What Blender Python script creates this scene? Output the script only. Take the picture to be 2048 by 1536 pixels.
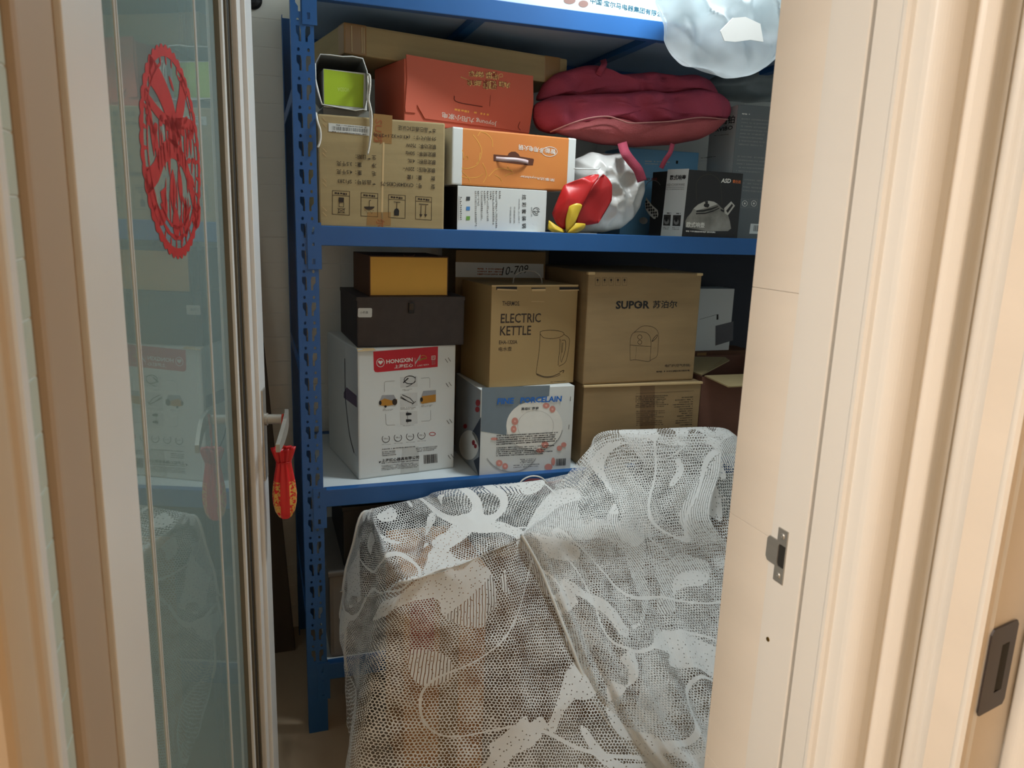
import bpy, bmesh, math, random
import numpy as np
from mathutils import Vector, Matrix, noise
random.seed(7)
S = bpy.context.scene
COL = S.collection
for o in list(bpy.data.objects): bpy.data.objects.remove(o)

# ------------------------------------------------------------------ camera
F = 1500.0; VP = (785, 7740); ANG = math.radians(71.2)
CAM = np.array([0.0, 0.0, 1.45])
def _rot():
    d = np.array([(VP[0]-1024)/F, -(VP[1]-768)/F, -1.0]); d /= np.linalg.norm(d)
    up = -d; fw = np.array([0, 0, -1.0]); fh = fw-up*fw.dot(up); fh /= np.linalg.norm(fh)
    rt = np.cross(fh, up)
    return np.array([fh*math.cos(ANG)+rt*math.sin(ANG), fh*math.sin(ANG)-rt*math.cos(ANG), up])
ROT = _rot()
cd = bpy.data.cameras.new('camera'); cam = bpy.data.objects.new('camera', cd); COL.objects.link(cam)
cd.sensor_fit = 'HORIZONTAL'; cd.sensor_width = 36.0; cd.lens = F*36/2048; cd.clip_start = .01
m4 = Matrix.Identity(4)
for i in range(3):
    for j in range(3): m4[i][j] = ROT[i][j]
    m4[i][3] = CAM[i]
cam.matrix_world = m4
cd.dof.use_dof = True; cd.dof.focus_distance = 1.95; cd.dof.aperture_fstop = 9.0
S.camera = cam
w = bpy.data.worlds.new('world'); S.world = w; w.use_nodes = True
w.node_tree.nodes['Background'].inputs[0].default_value = (.6, .62, .65, 1)
w.node_tree.nodes['Background'].inputs[1].default_value = .05
S.view_settings.view_transform = 'Standard'; S.view_settings.look = 'None'
S.view_settings.exposure = 0.0; S.view_settings.gamma = 1.0; S.view_settings.use_curve_mapping = False
ROOM_LAMP_POS = (1.0, 1.70, 2.50); ROOM_LAMP_W = 15.5; ROOM_LAMP_C = (.90, .98, 1.0)
HALL_LAMP_POS = (-1.0, .12, 2.48); HALL_LAMP_W = 50.0; HALL_LAMP_C = (1.0, .97, .93)

# ------------------------------------------------------------------ pixel -> place
def ray(px, py): return ROT @ np.array([(px-1024)/F, -(py-768)/F, -1.0])
def ony(px, py, y): r = ray(px, py); return CAM+r*(y-CAM[1])/r[1]
def onz(px, py, z): r = ray(px, py); return CAM+r*(z-CAM[2])/r[2]

# ------------------------------------------------------------------ materials
def lin(c): return tuple(((v/255)/12.92 if v/255 <= .04045 else ((v/255+.055)/1.055)**2.4) for v in c)
MATS = {}
def mat(name, rgb, rough=.6, metal=0., var=.12, scale=(6, 6, 6), bump=0., bscale=60., spec=.4, rgb2=None, fine=None):
    if name in MATS: return MATS[name]
    m = bpy.data.materials.new(name); m.use_nodes = True; nt = m.node_tree; N = nt.nodes; L = nt.links
    b = N['Principled BSDF']; b.inputs['Roughness'].default_value = rough; b.inputs['Metallic'].default_value = metal
    b.inputs['Specular IOR Level'].default_value = spec
    c = lin(rgb); c2 = lin(rgb2) if rgb2 else tuple(v*(1-var) for v in c)
    tc = N.new('ShaderNodeTexCoord'); mp = N.new('ShaderNodeMapping'); mp.inputs['Scale'].default_value = scale
    L.new(tc.outputs['Object'], mp.inputs[0])
    nz = N.new('ShaderNodeTexNoise'); nz.inputs['Scale'].default_value = 1.0; nz.inputs['Detail'].default_value = 6
    L.new(mp.outputs[0], nz.inputs['Vector'])
    rp = N.new('ShaderNodeValToRGB'); rp.color_ramp.elements[0].position = .32; rp.color_ramp.elements[1].position = .68
    rp.color_ramp.elements[0].color = (*c2, 1); rp.color_ramp.elements[1].color = (*c, 1)
    L.new(nz.outputs[0], rp.inputs[0]); L.new(rp.outputs[0], b.inputs['Base Color'])
    if bump:
        n2 = N.new('ShaderNodeTexNoise'); n2.inputs['Scale'].default_value = bscale; n2.inputs['Detail'].default_value = 3
        L.new(tc.outputs['Object'], n2.inputs['Vector'])
        bp = N.new('ShaderNodeBump'); bp.inputs['Strength'].default_value = bump; bp.inputs['Distance'].default_value = .004
        L.new(n2.outputs[0], bp.inputs['Height']); L.new(bp.outputs[0], b.inputs['Normal'])
    MATS[name] = m; return m
def flat(name, rgb, rough=.6, metal=0.): return mat(name, rgb, rough, metal, var=.06, scale=(30, 30, 30))

M_CARD = mat('kraft_cardboard', (166, 148, 108), .8, var=.16, scale=(4, 4, 40), bump=.12, bscale=35)
M_CARD2 = mat('kraft_cardboard_dull', (150, 126, 90), .82, var=.18, scale=(5, 5, 30), bump=.15, bscale=25)
M_CARDIN = mat('kraft_edge', (205, 178, 132), .85, var=.15)
M_KETTLE = mat('kettle_box_board', (158, 132, 88), .6, var=.06, scale=(2, 2, 2))
M_TAPE = mat('brown_tape', (150, 116, 72), .3, var=.1)
M_INK = flat('dark_brown_ink', (48, 38, 30), .7)
M_BLACKINK = flat('black_ink', (26, 26, 28), .7)
M_REDINK = flat('red_brown_ink', (150, 84, 48), .7)
M_WHITEINK = flat('white_ink', (222, 220, 212), .6)
M_GREYINK = flat('grey_ink', (130, 130, 128), .7)
M_FINEGREY = flat('fine_grey_ink', (92, 92, 92), .7)
M_BLUE = mat('blue_rack_paint', (28, 88, 150), .42, var=.10, scale=(8, 8, 3), spec=.5)
M_PAN = mat('blue_grey_pan', (150, 178, 210), .5, var=.08)
M_DECK = mat('pale_deck_panel', (205, 214, 218), .45, var=.05)
M_WHITE = mat('white_box_board', (208, 212, 210), .5, var=.05, scale=(4, 4, 4))
M_DARKCASE = mat('dark_case_leatherette', (62, 55, 54), .55, var=.2, scale=(30, 30, 30), bump=.2, bscale=300)
M_YEL = mat('yellow_board', (224, 174, 76), .6, var=.06)
M_BROWN = mat('brown_board', (92, 58, 36), .65, var=.12)
M_ORRED = mat('orange_red_board', (204, 100, 76), .5, var=.10, scale=(3, 3, 3))
M_ORG = mat('orange_board', (210, 144, 66), .45, scale=(1.6, 1.6, 1.6), rgb2=(198, 114, 62))
M_GREEN = mat('lime_board', (160, 190, 40), .45, var=.05)
M_GREYBAG = mat('grey_paper_bag', (120, 124, 122), .5, var=.08)
M_CREAM = mat('cream_frame_laminate', (224, 212, 196), .42, var=.05, scale=(1.5, 1.5, 12), bump=.03, bscale=14)
M_CREAM2 = mat('pale_cream_frame', (220, 214, 204), .35, var=.03, scale=(1, 1, 4))
M_TAN = mat('tan_frame', (168, 148, 126), .5, var=.06, scale=(2, 2, 1))
M_STEEL = mat('brushed_steel', (176, 172, 164), .42, .7, var=.1, scale=(10, 10, 80))
M_WHITEALU = mat('white_door_frame', (214, 214, 212), .3, var=.03)
M_DARKGAP = flat('dark_rubber_and_gap', (40, 38, 34), .7)  # rubber colour, also painted as shade in the groove and bolt holes
M_RED = mat('red_satin', (196, 26, 30), .38, var=.2, scale=(20, 20, 60))
M_PAPERRED = mat('red_paper', (176, 42, 40), .55, var=.15, scale=(40, 40, 40))
M_TILE = mat('grey_wall_tile', (228, 228, 220), .3, var=.05)
M_GROUT = flat('tile_grout', (240, 240, 234), .8)
M_WALL = mat('pale_plaster', (212, 212, 208), .8, var=.04)
M_HALL = mat('warm_hall_wall', (216, 196, 168), .8, var=.04)
M_FLOOR = mat('tan_floor_tile', (186, 166, 140), .35, var=.15, scale=(3, 3, 3))
M_CEIL = mat('ceiling_white', (225, 225, 222), .8, var=.02)
M_BLACK = flat('black_plastic', (24, 24, 26), .45)

# ------------------------------------------------------------------ mesh helpers
def link(o, parent=None):
    COL.objects.link(o)
    if parent is not None: o.parent = parent
    return o
def mesh(name, vs, fs, m, parent=None, smooth=False):
    me = bpy.data.meshes.new(name); me.from_pydata([tuple(map(float, v)) for v in vs], [], fs); me.validate(); me.update()
    if m: me.materials.append(m)
    if smooth:
        for p in me.polygons: p.use_smooth = True
    o = bpy.data.objects.new(name, me); return link(o, parent)
def thing(name, label, cat, loc=(0, 0, 0), rz=0., group=None):
    o = bpy.data.objects.new(name, None); o.empty_display_size = .05; link(o)
    o.location = loc; o.rotation_euler = (0, 0, rz); o['label'] = label; o['category'] = cat
    if group: o['group'] = group
    return o
def tag(o, label, cat, group=None):
    o['label'] = label; o['category'] = cat
    if group: o['group'] = group
    return o
def struct(o): o['kind'] = 'structure'; return o
def box(name, lo, hi, m, parent=None, bev=0.0, seg=2):
    bm = bmesh.new(); bmesh.ops.create_cube(bm, size=1.0)
    for v in bm.verts:
        v.co = Vector([lo[i]+(v.co[i]+.5)*(hi[i]-lo[i]) for i in range(3)])
    if bev: bmesh.ops.bevel(bm, geom=bm.edges[:], offset=bev, segments=seg, profile=.6, affect='EDGES')
    me = bpy.data.meshes.new(name); bm.to_mesh(me); bm.free()
    if m: me.materials.append(m)
    o = bpy.data.objects.new(name, me); return link(o, parent)
def tube(name, pts, r, m, parent=None, n=8, flatz=None, cyc=False):
    """round tube through 3D points; r scalar or list"""
    pts = [Vector(map(float, p)) for p in pts]; vs = []; fs = []; k = len(pts)
    ref = Vector((0.123, .34, .93)).normalized(); up = None
    for i, p in enumerate(pts):
        t = (pts[min(i+1, k-1)]-pts[max(i-1, 0)]).normalized()
        if up is None:
            up = (ref-t*ref.dot(t)).normalized()
        else: up = (up-t*up.dot(t)).normalized()
        sd = t.cross(up); rr = r[i] if isinstance(r, (list, tuple)) else r
        for j in range(n):
            a = 2*math.pi*j/n; vs.append(p+up*math.cos(a)*rr+sd*math.sin(a)*rr*(flatz or 1))
    for i in range(k-1):
        for j in range(n):
            fs.append((i*n+j, i*n+(j+1) % n, (i+1)*n+(j+1) % n, (i+1)*n+j))
    fs.append(tuple(range(n))[::-1]); fs.append(tuple((k-1)*n+j for j in range(n)))
    return mesh(name, vs, fs, m, parent, True)
def spline(pts, n):
    """catmull-rom resample of list of tuples to n points"""
    P = [np.array(p, float) for p in pts]; P = [2*P[0]-P[1]]+P+[2*P[-1]-P[-2]]
    k = len(P)-3; out = []
    for i in range(n):
        t = i/(n-1)*k; s = min(int(t), k-1); f = t-s; a, b, c, d = P[s:s+4]
        out.append(.5*((2*b)+(c-a)*f+(2*a-5*b+4*c-d)*f*f+(3*b-a-3*c+d)*f**3))
    return out
def fill2d(outer, holes=()):
    """flat polygon with holes -> (verts2d, faces)"""
    cu = bpy.data.curves.new('tmp', 'CURVE'); cu.dimensions = '2D'; cu.fill_mode = 'BOTH'
    for poly in [outer]+list(holes):
        sp = cu.splines.new('POLY'); sp.points.add(len(poly)-1); sp.use_cyclic_u = True
        for i, p in enumerate(poly): sp.points[i].co = (p[0], p[1], 0, 1)
    return curve_to_2d(cu)
def curve_to_2d(cu):
    o = bpy.data.objects.new('tmp', cu); COL.objects.link(o)
    dg = bpy.context.evaluated_depsgraph_get(); me = bpy.data.meshes.new_from_object(o.evaluated_get(dg))
    vs = [(v.co.x, v.co.y) for v in me.vertices]; fs = [tuple(p.vertices) for p in me.polygons]
    bpy.data.objects.remove(o); bpy.data.meshes.remove(me); bpy.data.curves.remove(cu)
    return vs, fs
_T = {}
def text2d(s, bold=0., shear=0.):
    key = (s, bold, shear)
    if key not in _T:
        cu = bpy.data.curves.new('tmp', 'FONT'); cu.body = s; cu.size = 1; cu.offset = bold; cu.shear = shear; cu.resolution_u = 2
        cu.fill_mode = 'FRONT'
        vs, fs = curve_to_2d(cu)
        xs = [v[0] for v in vs] or [0, 1]; ys = [v[1] for v in vs] or [0, 1]
        x0, y0 = min(xs), min(ys)
        _T[key] = ([(x-x0, y-y0) for x, y in vs], fs, max(xs)-x0, max(ys)-y0)
    return _T[key]
def plate(name, outer, holes, thick, m, parent, origin, eu, ev):
    """flat plate with real holes; origin/eu/ev give the plane, thickness along eu x ev"""
    vs, fs = fill2d(outer, holes); eu = Vector(eu); ev = Vector(ev); n = eu.cross(ev); o = Vector(origin)
    V = [o+eu*a+ev*b+n*thick for a, b in vs]; B = [o+eu*a+ev*b for a, b in vs]; k = len(vs)
    FS = list(fs)+[tuple(i+k for i in reversed(f)) for f in fs]; VS = V+B
    for poly in [outer]+list(holes):
        q = len(VS)
        for p in poly: VS.append(o+eu*p[0]+ev*p[1]+n*thick)
        for p in poly: VS.append(o+eu*p[0]+ev*p[1])
        L = len(poly)
        for i in range(L): FS.append((q+i, q+(i+1) % L, q+L+(i+1) % L, q+L+i))
    return mesh(name, VS, FS, m, parent)
def pillow(name, outline, y0, thick, m, parent=None, amp=.0, sc=8., seed=0, rings=14, n=110, back=True, power=2.2, ridge=False, off=0., smooth=True, diag=False):
    """closed soft body whose rim is the pixel outline at depth y0, puffed out to both sides"""
    P = [ony(px, py, y0) for px, py in outline]; P.append(P[0])
    d = [0]
    for a, b in zip(P, P[1:]): d.append(d[-1]+np.linalg.norm(b-a))
    B = []
    for i in range(n):
        t = d[-1]*i/n; s = max(j for j in range(len(d)) if d[j] <= t+1e-9); s = min(s, len(P)-2)
        f = (t-d[s])/max(d[s+1]-d[s], 1e-9); B.append(P[s]*(1-f)+P[s+1]*f)
    for _ in range(1): B = [(B[i-1]+2*B[i]+B[(i+1) % n])/4 for i in range(n)]
    c = sum(B)/n; vs = []; fs = []
    sides = (-1, 1) if back else (-1,)
    for sd in sides:
        b0 = len(vs)
        for r in range(rings+1):
            q = r/rings; q = math.sin(q*math.pi/2)
            for i in range(n):
                p = c+(B[i]-c)*q; h = max(0., 1-q**power)**.5
                nv = noise.noise(Vector((p[0]*sc+seed, p[2]*sc, seed*3.1)))
                if diag: nv = noise.noise(Vector(((p[0]*.85+p[2]*.53)*sc*1.7+seed, (p[2]*.85-p[0]*.53)*sc*.55, seed*3.1)))+.12*noise.noise(Vector((p[0]*sc*3, p[2]*sc*3, seed)))
                if ridge: nv = (1-2*abs(nv))-.5
                vs.append((p[0], y0+off+sd*(thick/2*h)+sd*amp*nv*min(1, 2*(1-q)+.25), p[2]+amp*.3*noise.noise(Vector((p[0]*sc, 5+seed, p[2]*sc)))*(q < .999)))
        for r in range(rings):
            for i in range(n):
                f = (b0+r*n+i, b0+r*n+(i+1) % n, b0+(r+1)*n+(i+1) % n, b0+(r+1)*n+i)
                fs.append(f if sd == 1 else f[::-1])
    o = mesh(name, vs, fs, m, parent, smooth)
    bm = bmesh.new(); bm.from_mesh(o.data); bmesh.ops.remove_doubles(bm, verts=bm.verts, dist=2e-5)
    bmesh.ops.recalc_face_normals(bm, faces=bm.faces); bm.to_mesh(o.data); bm.free(); return o

# ------------------------------------------------------------------ boxes with print
class Carton:
    FACES = {'front': ((0, 0, 0), (1, 0, 0), (0, -1, 0)), 'left': ((0, 0, 0), (0, -1, 0), (-1, 0, 0))}
    def __init__(s, name, label, cat, x, y, z, yaw, w, d, h, m, bev=.003, group=None, body='body'):
        s.x, s.y, s.z, s.yaw, s.w, s.d, s.h = x, y, z, math.radians(yaw), w, d, h
        s.o = thing(name, label, cat, (x, y, z), s.yaw, group); s.pr = {}
        s.body = box(body, (0, 0, 0), (w, d, h), m, s.o, bev)
    def uv(s, px, py, face='front'):
        c, sn = math.cos(s.yaw), math.sin(s.yaw)
        r = ray(px, py); L = lambda v: np.array([c*v[0]+sn*v[1], -sn*v[0]+c*v[1], v[2]])
        o = L(CAM-np.array([s.x, s.y, s.z])); r = L(r)
        k = 1 if face == 'front' else 0
        P = o-r*o[k]/r[k]
        return (P[0], P[2]) if face == 'front' else (-P[1], P[2])
    SPLIT = ('tape', 'stamp', 'colour_square', 'swirl_print', 'staple', 'tab_cut', 'barcode_label', 'stripe')
    def bucket(s, part, m, layer, face):
        if part in s.SPLIT and part not in ('staple', 'tab_cut', 'swirl_print'): return s.pr.setdefault((part, m.name, layer, face, len(s.pr)), ([], []))
        return s.pr.setdefault((part, m.name, layer, face, -1), ([], []))
    def addpoly(s, part, m, vs, fs, layer=1, face='front'):
        V, Fs = s.bucket(part, m, layer, face); k = len(V); V += vs; Fs += [tuple(i+k for i in f) for f in fs]
    def quad(s, part, m, pts, layer=1, face='front', uv=False):
        s.addpoly(part, m, [p if uv else s.uv(*p, face) for p in pts], [tuple(range(len(pts)))], layer, face)
    def disc(s, part, m, c, rx, ry=None, layer=1, face='front', n=22, a0=0, a1=360):
        pts = [(c[0]+rx*math.cos(math.radians(a0+(a1-a0)*i/n)), c[1]+(ry or rx)*math.sin(math.radians(a0+(a1-a0)*i/n))) for i in range(n)]
        s.quad(part, m, pts, layer, face)
    def line(s, part, m, pts, wd=1., layer=1, face='front', closed=False):
        P = [np.array(s.uv(*p, face)) for p in pts]
        if closed: P.append(P[0])
        hw = wd*.5*s.pxm()
        for a, b in zip(P, P[1:]):
            t = b-a; L = np.linalg.norm(t)
            if L < 1e-7: continue
            t /= L; n = np.array([-t[1], t[0]])*hw; t = t*hw*.6
            s.addpoly(part, m, [tuple(a-n-t), tuple(b-n+t), tuple(b+n+t), tuple(a+n-t)], [(0, 1, 2, 3)], layer, face)
    def pxm(s): return math.hypot(s.x, s.y)/1530.
    def curve(s, part, m, pts, wd=1., layer=1, face='front', n=24): s.line(part, m, [tuple(p) for p in spline(pts, n)], wd, layer, face)
    def arc(s, part, m, c, rx, ry, a0, a1, wd=1., layer=1, n=20, face='front'):
        s.line(part, m, [(c[0]+rx*math.cos(math.radians(a0+(a1-a0)*i/n)), c[1]+ry*math.sin(math.radians(a0+(a1-a0)*i/n))) for i in range(n+1)], wd, layer, face)
    def text(s, part, m, t, p0, p1, hpx=None, bold=.0, layer=1, face='front', shear=0.):
        vs, fs, W, H = text2d(t, bold, shear)
        a = np.array(s.uv(*p0, face)); b = np.array(s.uv(*p1, face)); e = b-a; L = np.linalg.norm(e); e /= L
        up = np.array([-e[1], e[0]]); sx = L/W; sy = sx if hpx is None else hpx*s.pxm()/H
        s.addpoly(part, m, [tuple(a+e*v[0]*sx+up*v[1]*sy) for v in vs], fs, layer, face)
    def fine(s, part, m, tl, tr, bl, rows, fillr=.6, layer=1, face='front', ch=None, ragged=.4, seed=1):
        """rows of tiny unreadable print"""
        rd = random.Random(seed); A, B, C_ = (np.array(s.uv(*p, face)) for p in (tl, tr, bl))
        eu = B-A; ev = C_-A; Lu = np.linalg.norm(eu); rh = np.linalg.norm(ev)/rows; cw = (ch or rh*.62)/Lu
        for r in range(rows):
            end = 1-rd.random()*ragged; u = 0.
            while u < end:
                wv = cw*rd.uniform(.5, 1.0)
                if rd.random() < .93:
                    o = A+eu*u+ev*((r+.5-fillr/2)/rows); p = eu*wv; q = ev*(fillr/rows*rd.uniform(.7, 1))
                    s.addpoly(part, m, [tuple(o), tuple(o+q), tuple(o+p+q), tuple(o+p)], [(0, 1, 2, 3)], layer, face)
                u += cw*1.12
    def barcode(s, part, tl, tr, bl, n=26, m=None, layer=2, face='front', seed=3):
        rd = random.Random(seed); A, B, C_ = (np.array(s.uv(*p, face)) for p in (tl, tr, bl)); u = 0.
        while u < 1:
            b = rd.uniform(.3, 1.2)/n; p = (B-A)*min(b, 1-u); o = A+(B-A)*u
            s.addpoly(part, m or M_BLACKINK, [tuple(o), tuple(o+C_-A), tuple(o+p+C_-A), tuple(o+p)], [(0, 1, 2, 3)], layer, face); u += b+rd.uniform(.3, 1)/n
    def done(s):
        for (part, mn, layer, face, k_), (V, Fs) in s.pr.items():
            off = .00035*layer
            if face == 'front': vs = [(u, -off, v) for u, v in V]
            else: vs = [(-off, -u, v) for u, v in V]
            o = mesh(part, vs, Fs, bpy.data.materials[mn], s.o)
            if k_ < 0 and len(Fs) > 1: o['kind'] = 'stuff'
            bm = bmesh.new(); bm.from_mesh(o.data)
            want = Vector((0, -1, 0)) if face == 'front' else Vector((-1, 0, 0))
            for f in bm.faces:
                f.normal_update()
                if f.normal.dot(want) < 0: f.normal_flip()
            bm.to_mesh(o.data); bm.free()
        return s.o

# ================================================================== SETTING
struct(box('floor', (-1.7, -1.6, -.06), (2.5, 2.75, 0), M_FLOOR))
struct(box('ceiling', (-1.7, -1.6, 2.6), (2.5, 2.75, 2.68), M_CEIL))
wb = struct(box('wall_back', (-.5, 2.566, 0), (2.5, 2.66, 2.6), M_GROUT))
tm = None
for r in range(32):
    for c in range(9):
        x0 = -.34+c*.3
        if tm is None:
            t = box('tile', (.001, -.0012, .001), (.299, 0, .080), M_TILE, wb, .0006, 1); tm = t.data
        else:
            t = link(bpy.data.objects.new('tile', tm), wb)
        t.location = (x0, 2.566, r*.081+.002)
struct(box('wall_left', (-.40, .89, 0), (-.31, 2.566, 2.6), M_WALL))
struct(box('wall_right', (2.40, .89, 0), (2.5, 2.566, 2.6), M_WALL))
def wallbox(lst):
    vs = []; fs = []
    for lo, hi in lst:
        k = len(vs)
        vs += [(x, y, z) for x in (lo[0], hi[0]) for y in (lo[1], hi[1]) for z in (lo[2], hi[2])]
        fs += [tuple(k+i for i in f) for f in ((0, 1, 3, 2), (4, 6, 7, 5), (0, 4, 5, 1), (2, 3, 7, 6), (0, 2, 6, 4), (1, 5, 7, 3))]
    return vs, fs
vs, fs = wallbox([((-1.7, .60, 0), (-.235, .89, 2.6)), ((.71, .70, 0), (2.5, .89, 2.6)), ((-.235, .70, 2.14), (.71, .89, 2.6))])
struct(mesh('wall_front', vs, fs, M_HALL))
vs, fs = wallbox([((-.31, .892, 0), (-.236, .90, 2.6)), ((.712, .892, 0), (2.4, .90, 2.6)), ((-.236, .892, 2.16), (.712, .90, 2.6))])
struct(mesh('wall_front_inner', vs, fs, M_WALL))
struct(box('wall_hall_left', (-1.78, -1.6, 0), (-1.7, .60, 2.6), M_HALL))
struct(box('wall_hall_rear', (-1.7, -1.68, 0), (1.3, -1.6, 2.6), M_HALL))
struct(box('wall_hall_right', (1.22, -1.6, 0), (1.3, .70, 2.6), M_HALL))

ZT = 2.12
def extr(name, poly, m, parent=None, z0=0., z1=ZT):
    n = len(poly); vs = [(x, y, z0) for x, y in poly]+[(x, y, z1) for x, y in poly]
    fs = [(i, (i+1) % n, n+(i+1) % n, n+i) for i in range(n)]+[tuple(range(n))[::-1], tuple(range(n, 2*n))]
    o = mesh(name, vs, fs, m, parent)
    bm = bmesh.new(); bm.from_mesh(o.data); bmesh.ops.recalc_face_normals(bm, faces=bm.faces); bm.to_mesh(o.data); bm.free(); return o
def sm(poly, n=4):
    """round off an open profile"""
    return [tuple(p) for p in spline(poly, n*len(poly))]
# ---- left side of the doorway
t1 = bpy.data.objects.new('trim_1', None); link(t1); struct(t1)
extr('jamb_lining', [(-.165, .862), (-.165, .700)]+[(-.1655, .694), (-.168, .690), (-.173, .688)]+[(-.23, .688), (-.23, .862)], M_TAN, t1)
extr('tile_backing', [(-.1745, .69), (-.1745, .625), (-.23, .625), (-.23, .69)], mat('grey_grout', (206, 212, 208), .8), t1)
ltm = None
for r in range(45):
    if ltm is None: t = box('tile', (-.004, .0004, .0008), (0, .0592, .0462), mat('grey_green_tile', (184, 198, 190), .25, var=.06), t1, .0005, 1); ltm = t.data
    else: t = link(bpy.data.objects.new('tile', ltm), t1)
    t.location = (-.1735, .627, r*.047)
extr('white_edge_strip', [(-.165, .626), (-.163, .622), (-.163, .607), (-.165, .604), (-.23, .604), (-.23, .626)], M_WHITEALU, t1)
extr('outer_casing', sm([(-.166, .603), (-.163, .598), (-.1632, .588), (-.167, .580), (-.165, .565), (-.166, .54), (-.172, .528), (-.20, .522)], 3)+[(-.26, .522), (-.26, .603)], mat('outer_tan_frame', (190, 170, 144), .6, var=.05), t1)
# ---- right side of the doorway
t2 = bpy.data.objects.new('trim_2', None); link(t2); struct(t2)
for a, b in ((0, .62), (.621, 1.034), (1.035, 1.372), (1.373, 1.90), (1.901, ZT)):
    box('plank', (.6602, .803, a), (.71, .902, b+.0006), M_CREAM, t2, .0006, 2)
extr('rebate_strip', [(.6585, .8015), (.6580, .7365), (.6600, .7350), (.712, .735), (.712, .8015)], M_CREAM2, t2)
box('groove', (.672, .7285, 0), (.71, .736, ZT), M_DARKGAP, t2)
prof = [(.6600, .7290), (.6560, .7250), (.6560, .6880), (.6545, .6840), (.6515, .6815), (.6515, .6770), (.6550, .6745), (.6600, .6730), (.6612, .6560)]
prof2 = sm([(.6612, .6560), (.664, .648), (.674, .640), (.690, .6375), (.704, .642), (.712, .6445), (.718, .637), (.726, .6300), (.734, .6320), (.741, .6400), (.752, .6425), (.766, .6410), (.772, .646)], 4)
extr('casing', prof+prof2+[(.775, .729)], M_CREAM2, t2)
def strike(parent):
    # strike plate with lip and bolt hole, on the plane x = .658 facing the opening
    ax = .6578
    out = [(-.0095, -.038), (.0095, -.038), (.0095, -.017), (.026, -.017), (.030, -.012), (.030, .014), (.026, .019), (.0095, .019), (.0095, .038), (-.0095, .038)]
    hole = [(-.0085, -.016), (.004, -.016), (.006, -.012), (.006, .012), (.004, .016), (-.0085, .016)]
    # eu toward +y , ev up, normal = eu x ev = +x  -> origin shifted so the plate lies proud of the wood
    p = plate('strike_plate', out, [hole], .0018, M_STEEL, parent, (ax-.0016, .7765, 1.021), (0, 1, 0), (0, 0, 1)); p['label'] = 'steel strike plate with square bolt hole'
    box('bolt_pocket', (ax-.0002, .7682, 1.005), (ax+.002, .7825, 1.037), M_DARKGAP, p)  # dark slab painted as the shade inside the bolt hole
    for z in (-.0285, .0285):
        vs = []; n = 12
        for k, (rr, dx) in enumerate(((.0046, 0), (.0036, -.0014), (.0010, -.0016), (0.0006, -.0006))):
            for i in range(n): vs.append((ax-.0016+dx, .7765+rr*math.cos(i*math.tau/n), 1.021+z+rr*math.sin(i*math.tau/n)))
        mesh('screw', vs, [(k*n+i, k*n+(i+1) % n, (k+1)*n+(i+1) % n, (k+1)*n+i) for k in range(3) for i in range(n)]+[tuple(3*n+i for i in range(n))], M_STEEL, p)
strike(t2)
n = 12
mesh('screw', [(.6575, .784+.0032*math.cos(i*math.tau/n), .892+.0032*math.sin(i*math.tau/n)) for i in range(n)]+[(.6590, .784+.0036*math.cos(i*math.tau/n), .892+.0036*math.sin(i*math.tau/n)) for i in range(n)],
     [tuple(range(n))]+[(i, (i+1) % n, n+(i+1) % n, n+i) for i in range(n)], mat('brass', (150, 120, 60), .4, 1.0), t2)
# ---- frame of the next door in the hall, at the right
t3 = bpy.data.objects.new('trim_3', None); link(t3); struct(t3)
extr('casing', sm([(.770, .655), (.776, .637), (.782, .628), (.780, .612), (.777, .602), (.783, .596), (.80, .594)], 4)+[(.86, .594), (.86, .655)], M_CREAM2, t3)
extr('casing_bead', sm([(.790, .594), (.775, .590), (.764, .582), (.7605, .572), (.757, .562), (.762, .556), (.775, .556)], 4)+[(.790, .575), (.795, .594)], M_CREAM2, t3)
extr('jamb_lining', [(.758, .5535), (.853, .574), (.875, .60), (.758, .60)], M_CREAM, t3)
p = plate('strike_plate', [(-.026, -.055), (.024, -.055), (.028, -.049), (.028, .049), (.024, .055), (-.026, .055), (-.030, .049), (-.030, -.049)], [[(-.002, -.032), (.014, -.032), (.014, .030), (-.002, .030)]], .002, flat('dark_bronze', (62, 54, 52), .4, .3), t3, (.800, .5612, .963), Vector((.095, .0205, 0)).normalized(), (0, 0, 1))
p['label'] = 'dark bronze strike plate with slot'
box('bolt_pocket', (.799, .5612, .932), (.813, .5640, .992), M_DARKGAP, p)  # dark block gives the slot its painted shade
extr('jamb_edge', sm([(.853, .574), (.846, .566), (.843, .553), (.850, .540), (.86, .535)], 4)+[(.93, .535), (.93, .574)], M_CREAM2, t3)
extr('jamb_head', [(-.165, .862), (-.165, .60), (.66, .66), (.66, .902)], M_TAN, t1, 2.06, 2.15)

# ---- open glazed door leaf
HAZE = .20
def tintglass():
    m = bpy.data.materials.new('door_glass'); m.use_nodes = True; nt = m.node_tree; N = nt.nodes; L = nt.links
    N.remove(N['Principled BSDF']); out = N['Material Output']
    tr = N.new('ShaderNodeBsdfTransparent'); tr.inputs[0].default_value = (.80, .90, .88, 1)
    gl = N.new('ShaderNodeBsdfGlossy'); gl.inputs['Roughness'].default_value = .015; gl.inputs[0].default_value = (.92, 1, .98, 1)
    fr = N.new('ShaderNodeFresnel'); fr.inputs['IOR'].default_value = 2.1
    mx = N.new('ShaderNodeMixShader'); L.new(fr.outputs[0], mx.inputs[0]); L.new(tr.outputs[0], mx.inputs[1]); L.new(gl.outputs[0], mx.inputs[2])
    # even pale green haze mixed over the pane
    df = N.new('ShaderNodeBsdfDiffuse'); df.inputs[0].default_value = (.66, .86, .86, 1)
    hz = N.new('ShaderNodeMixShader'); hz.inputs[0].default_value = HAZE; L.new(mx.outputs[0], hz.inputs[1]); L.new(df.outputs[0], hz.inputs[2])
    L.new(hz.outputs[0], out.inputs[0]); return m
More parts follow.
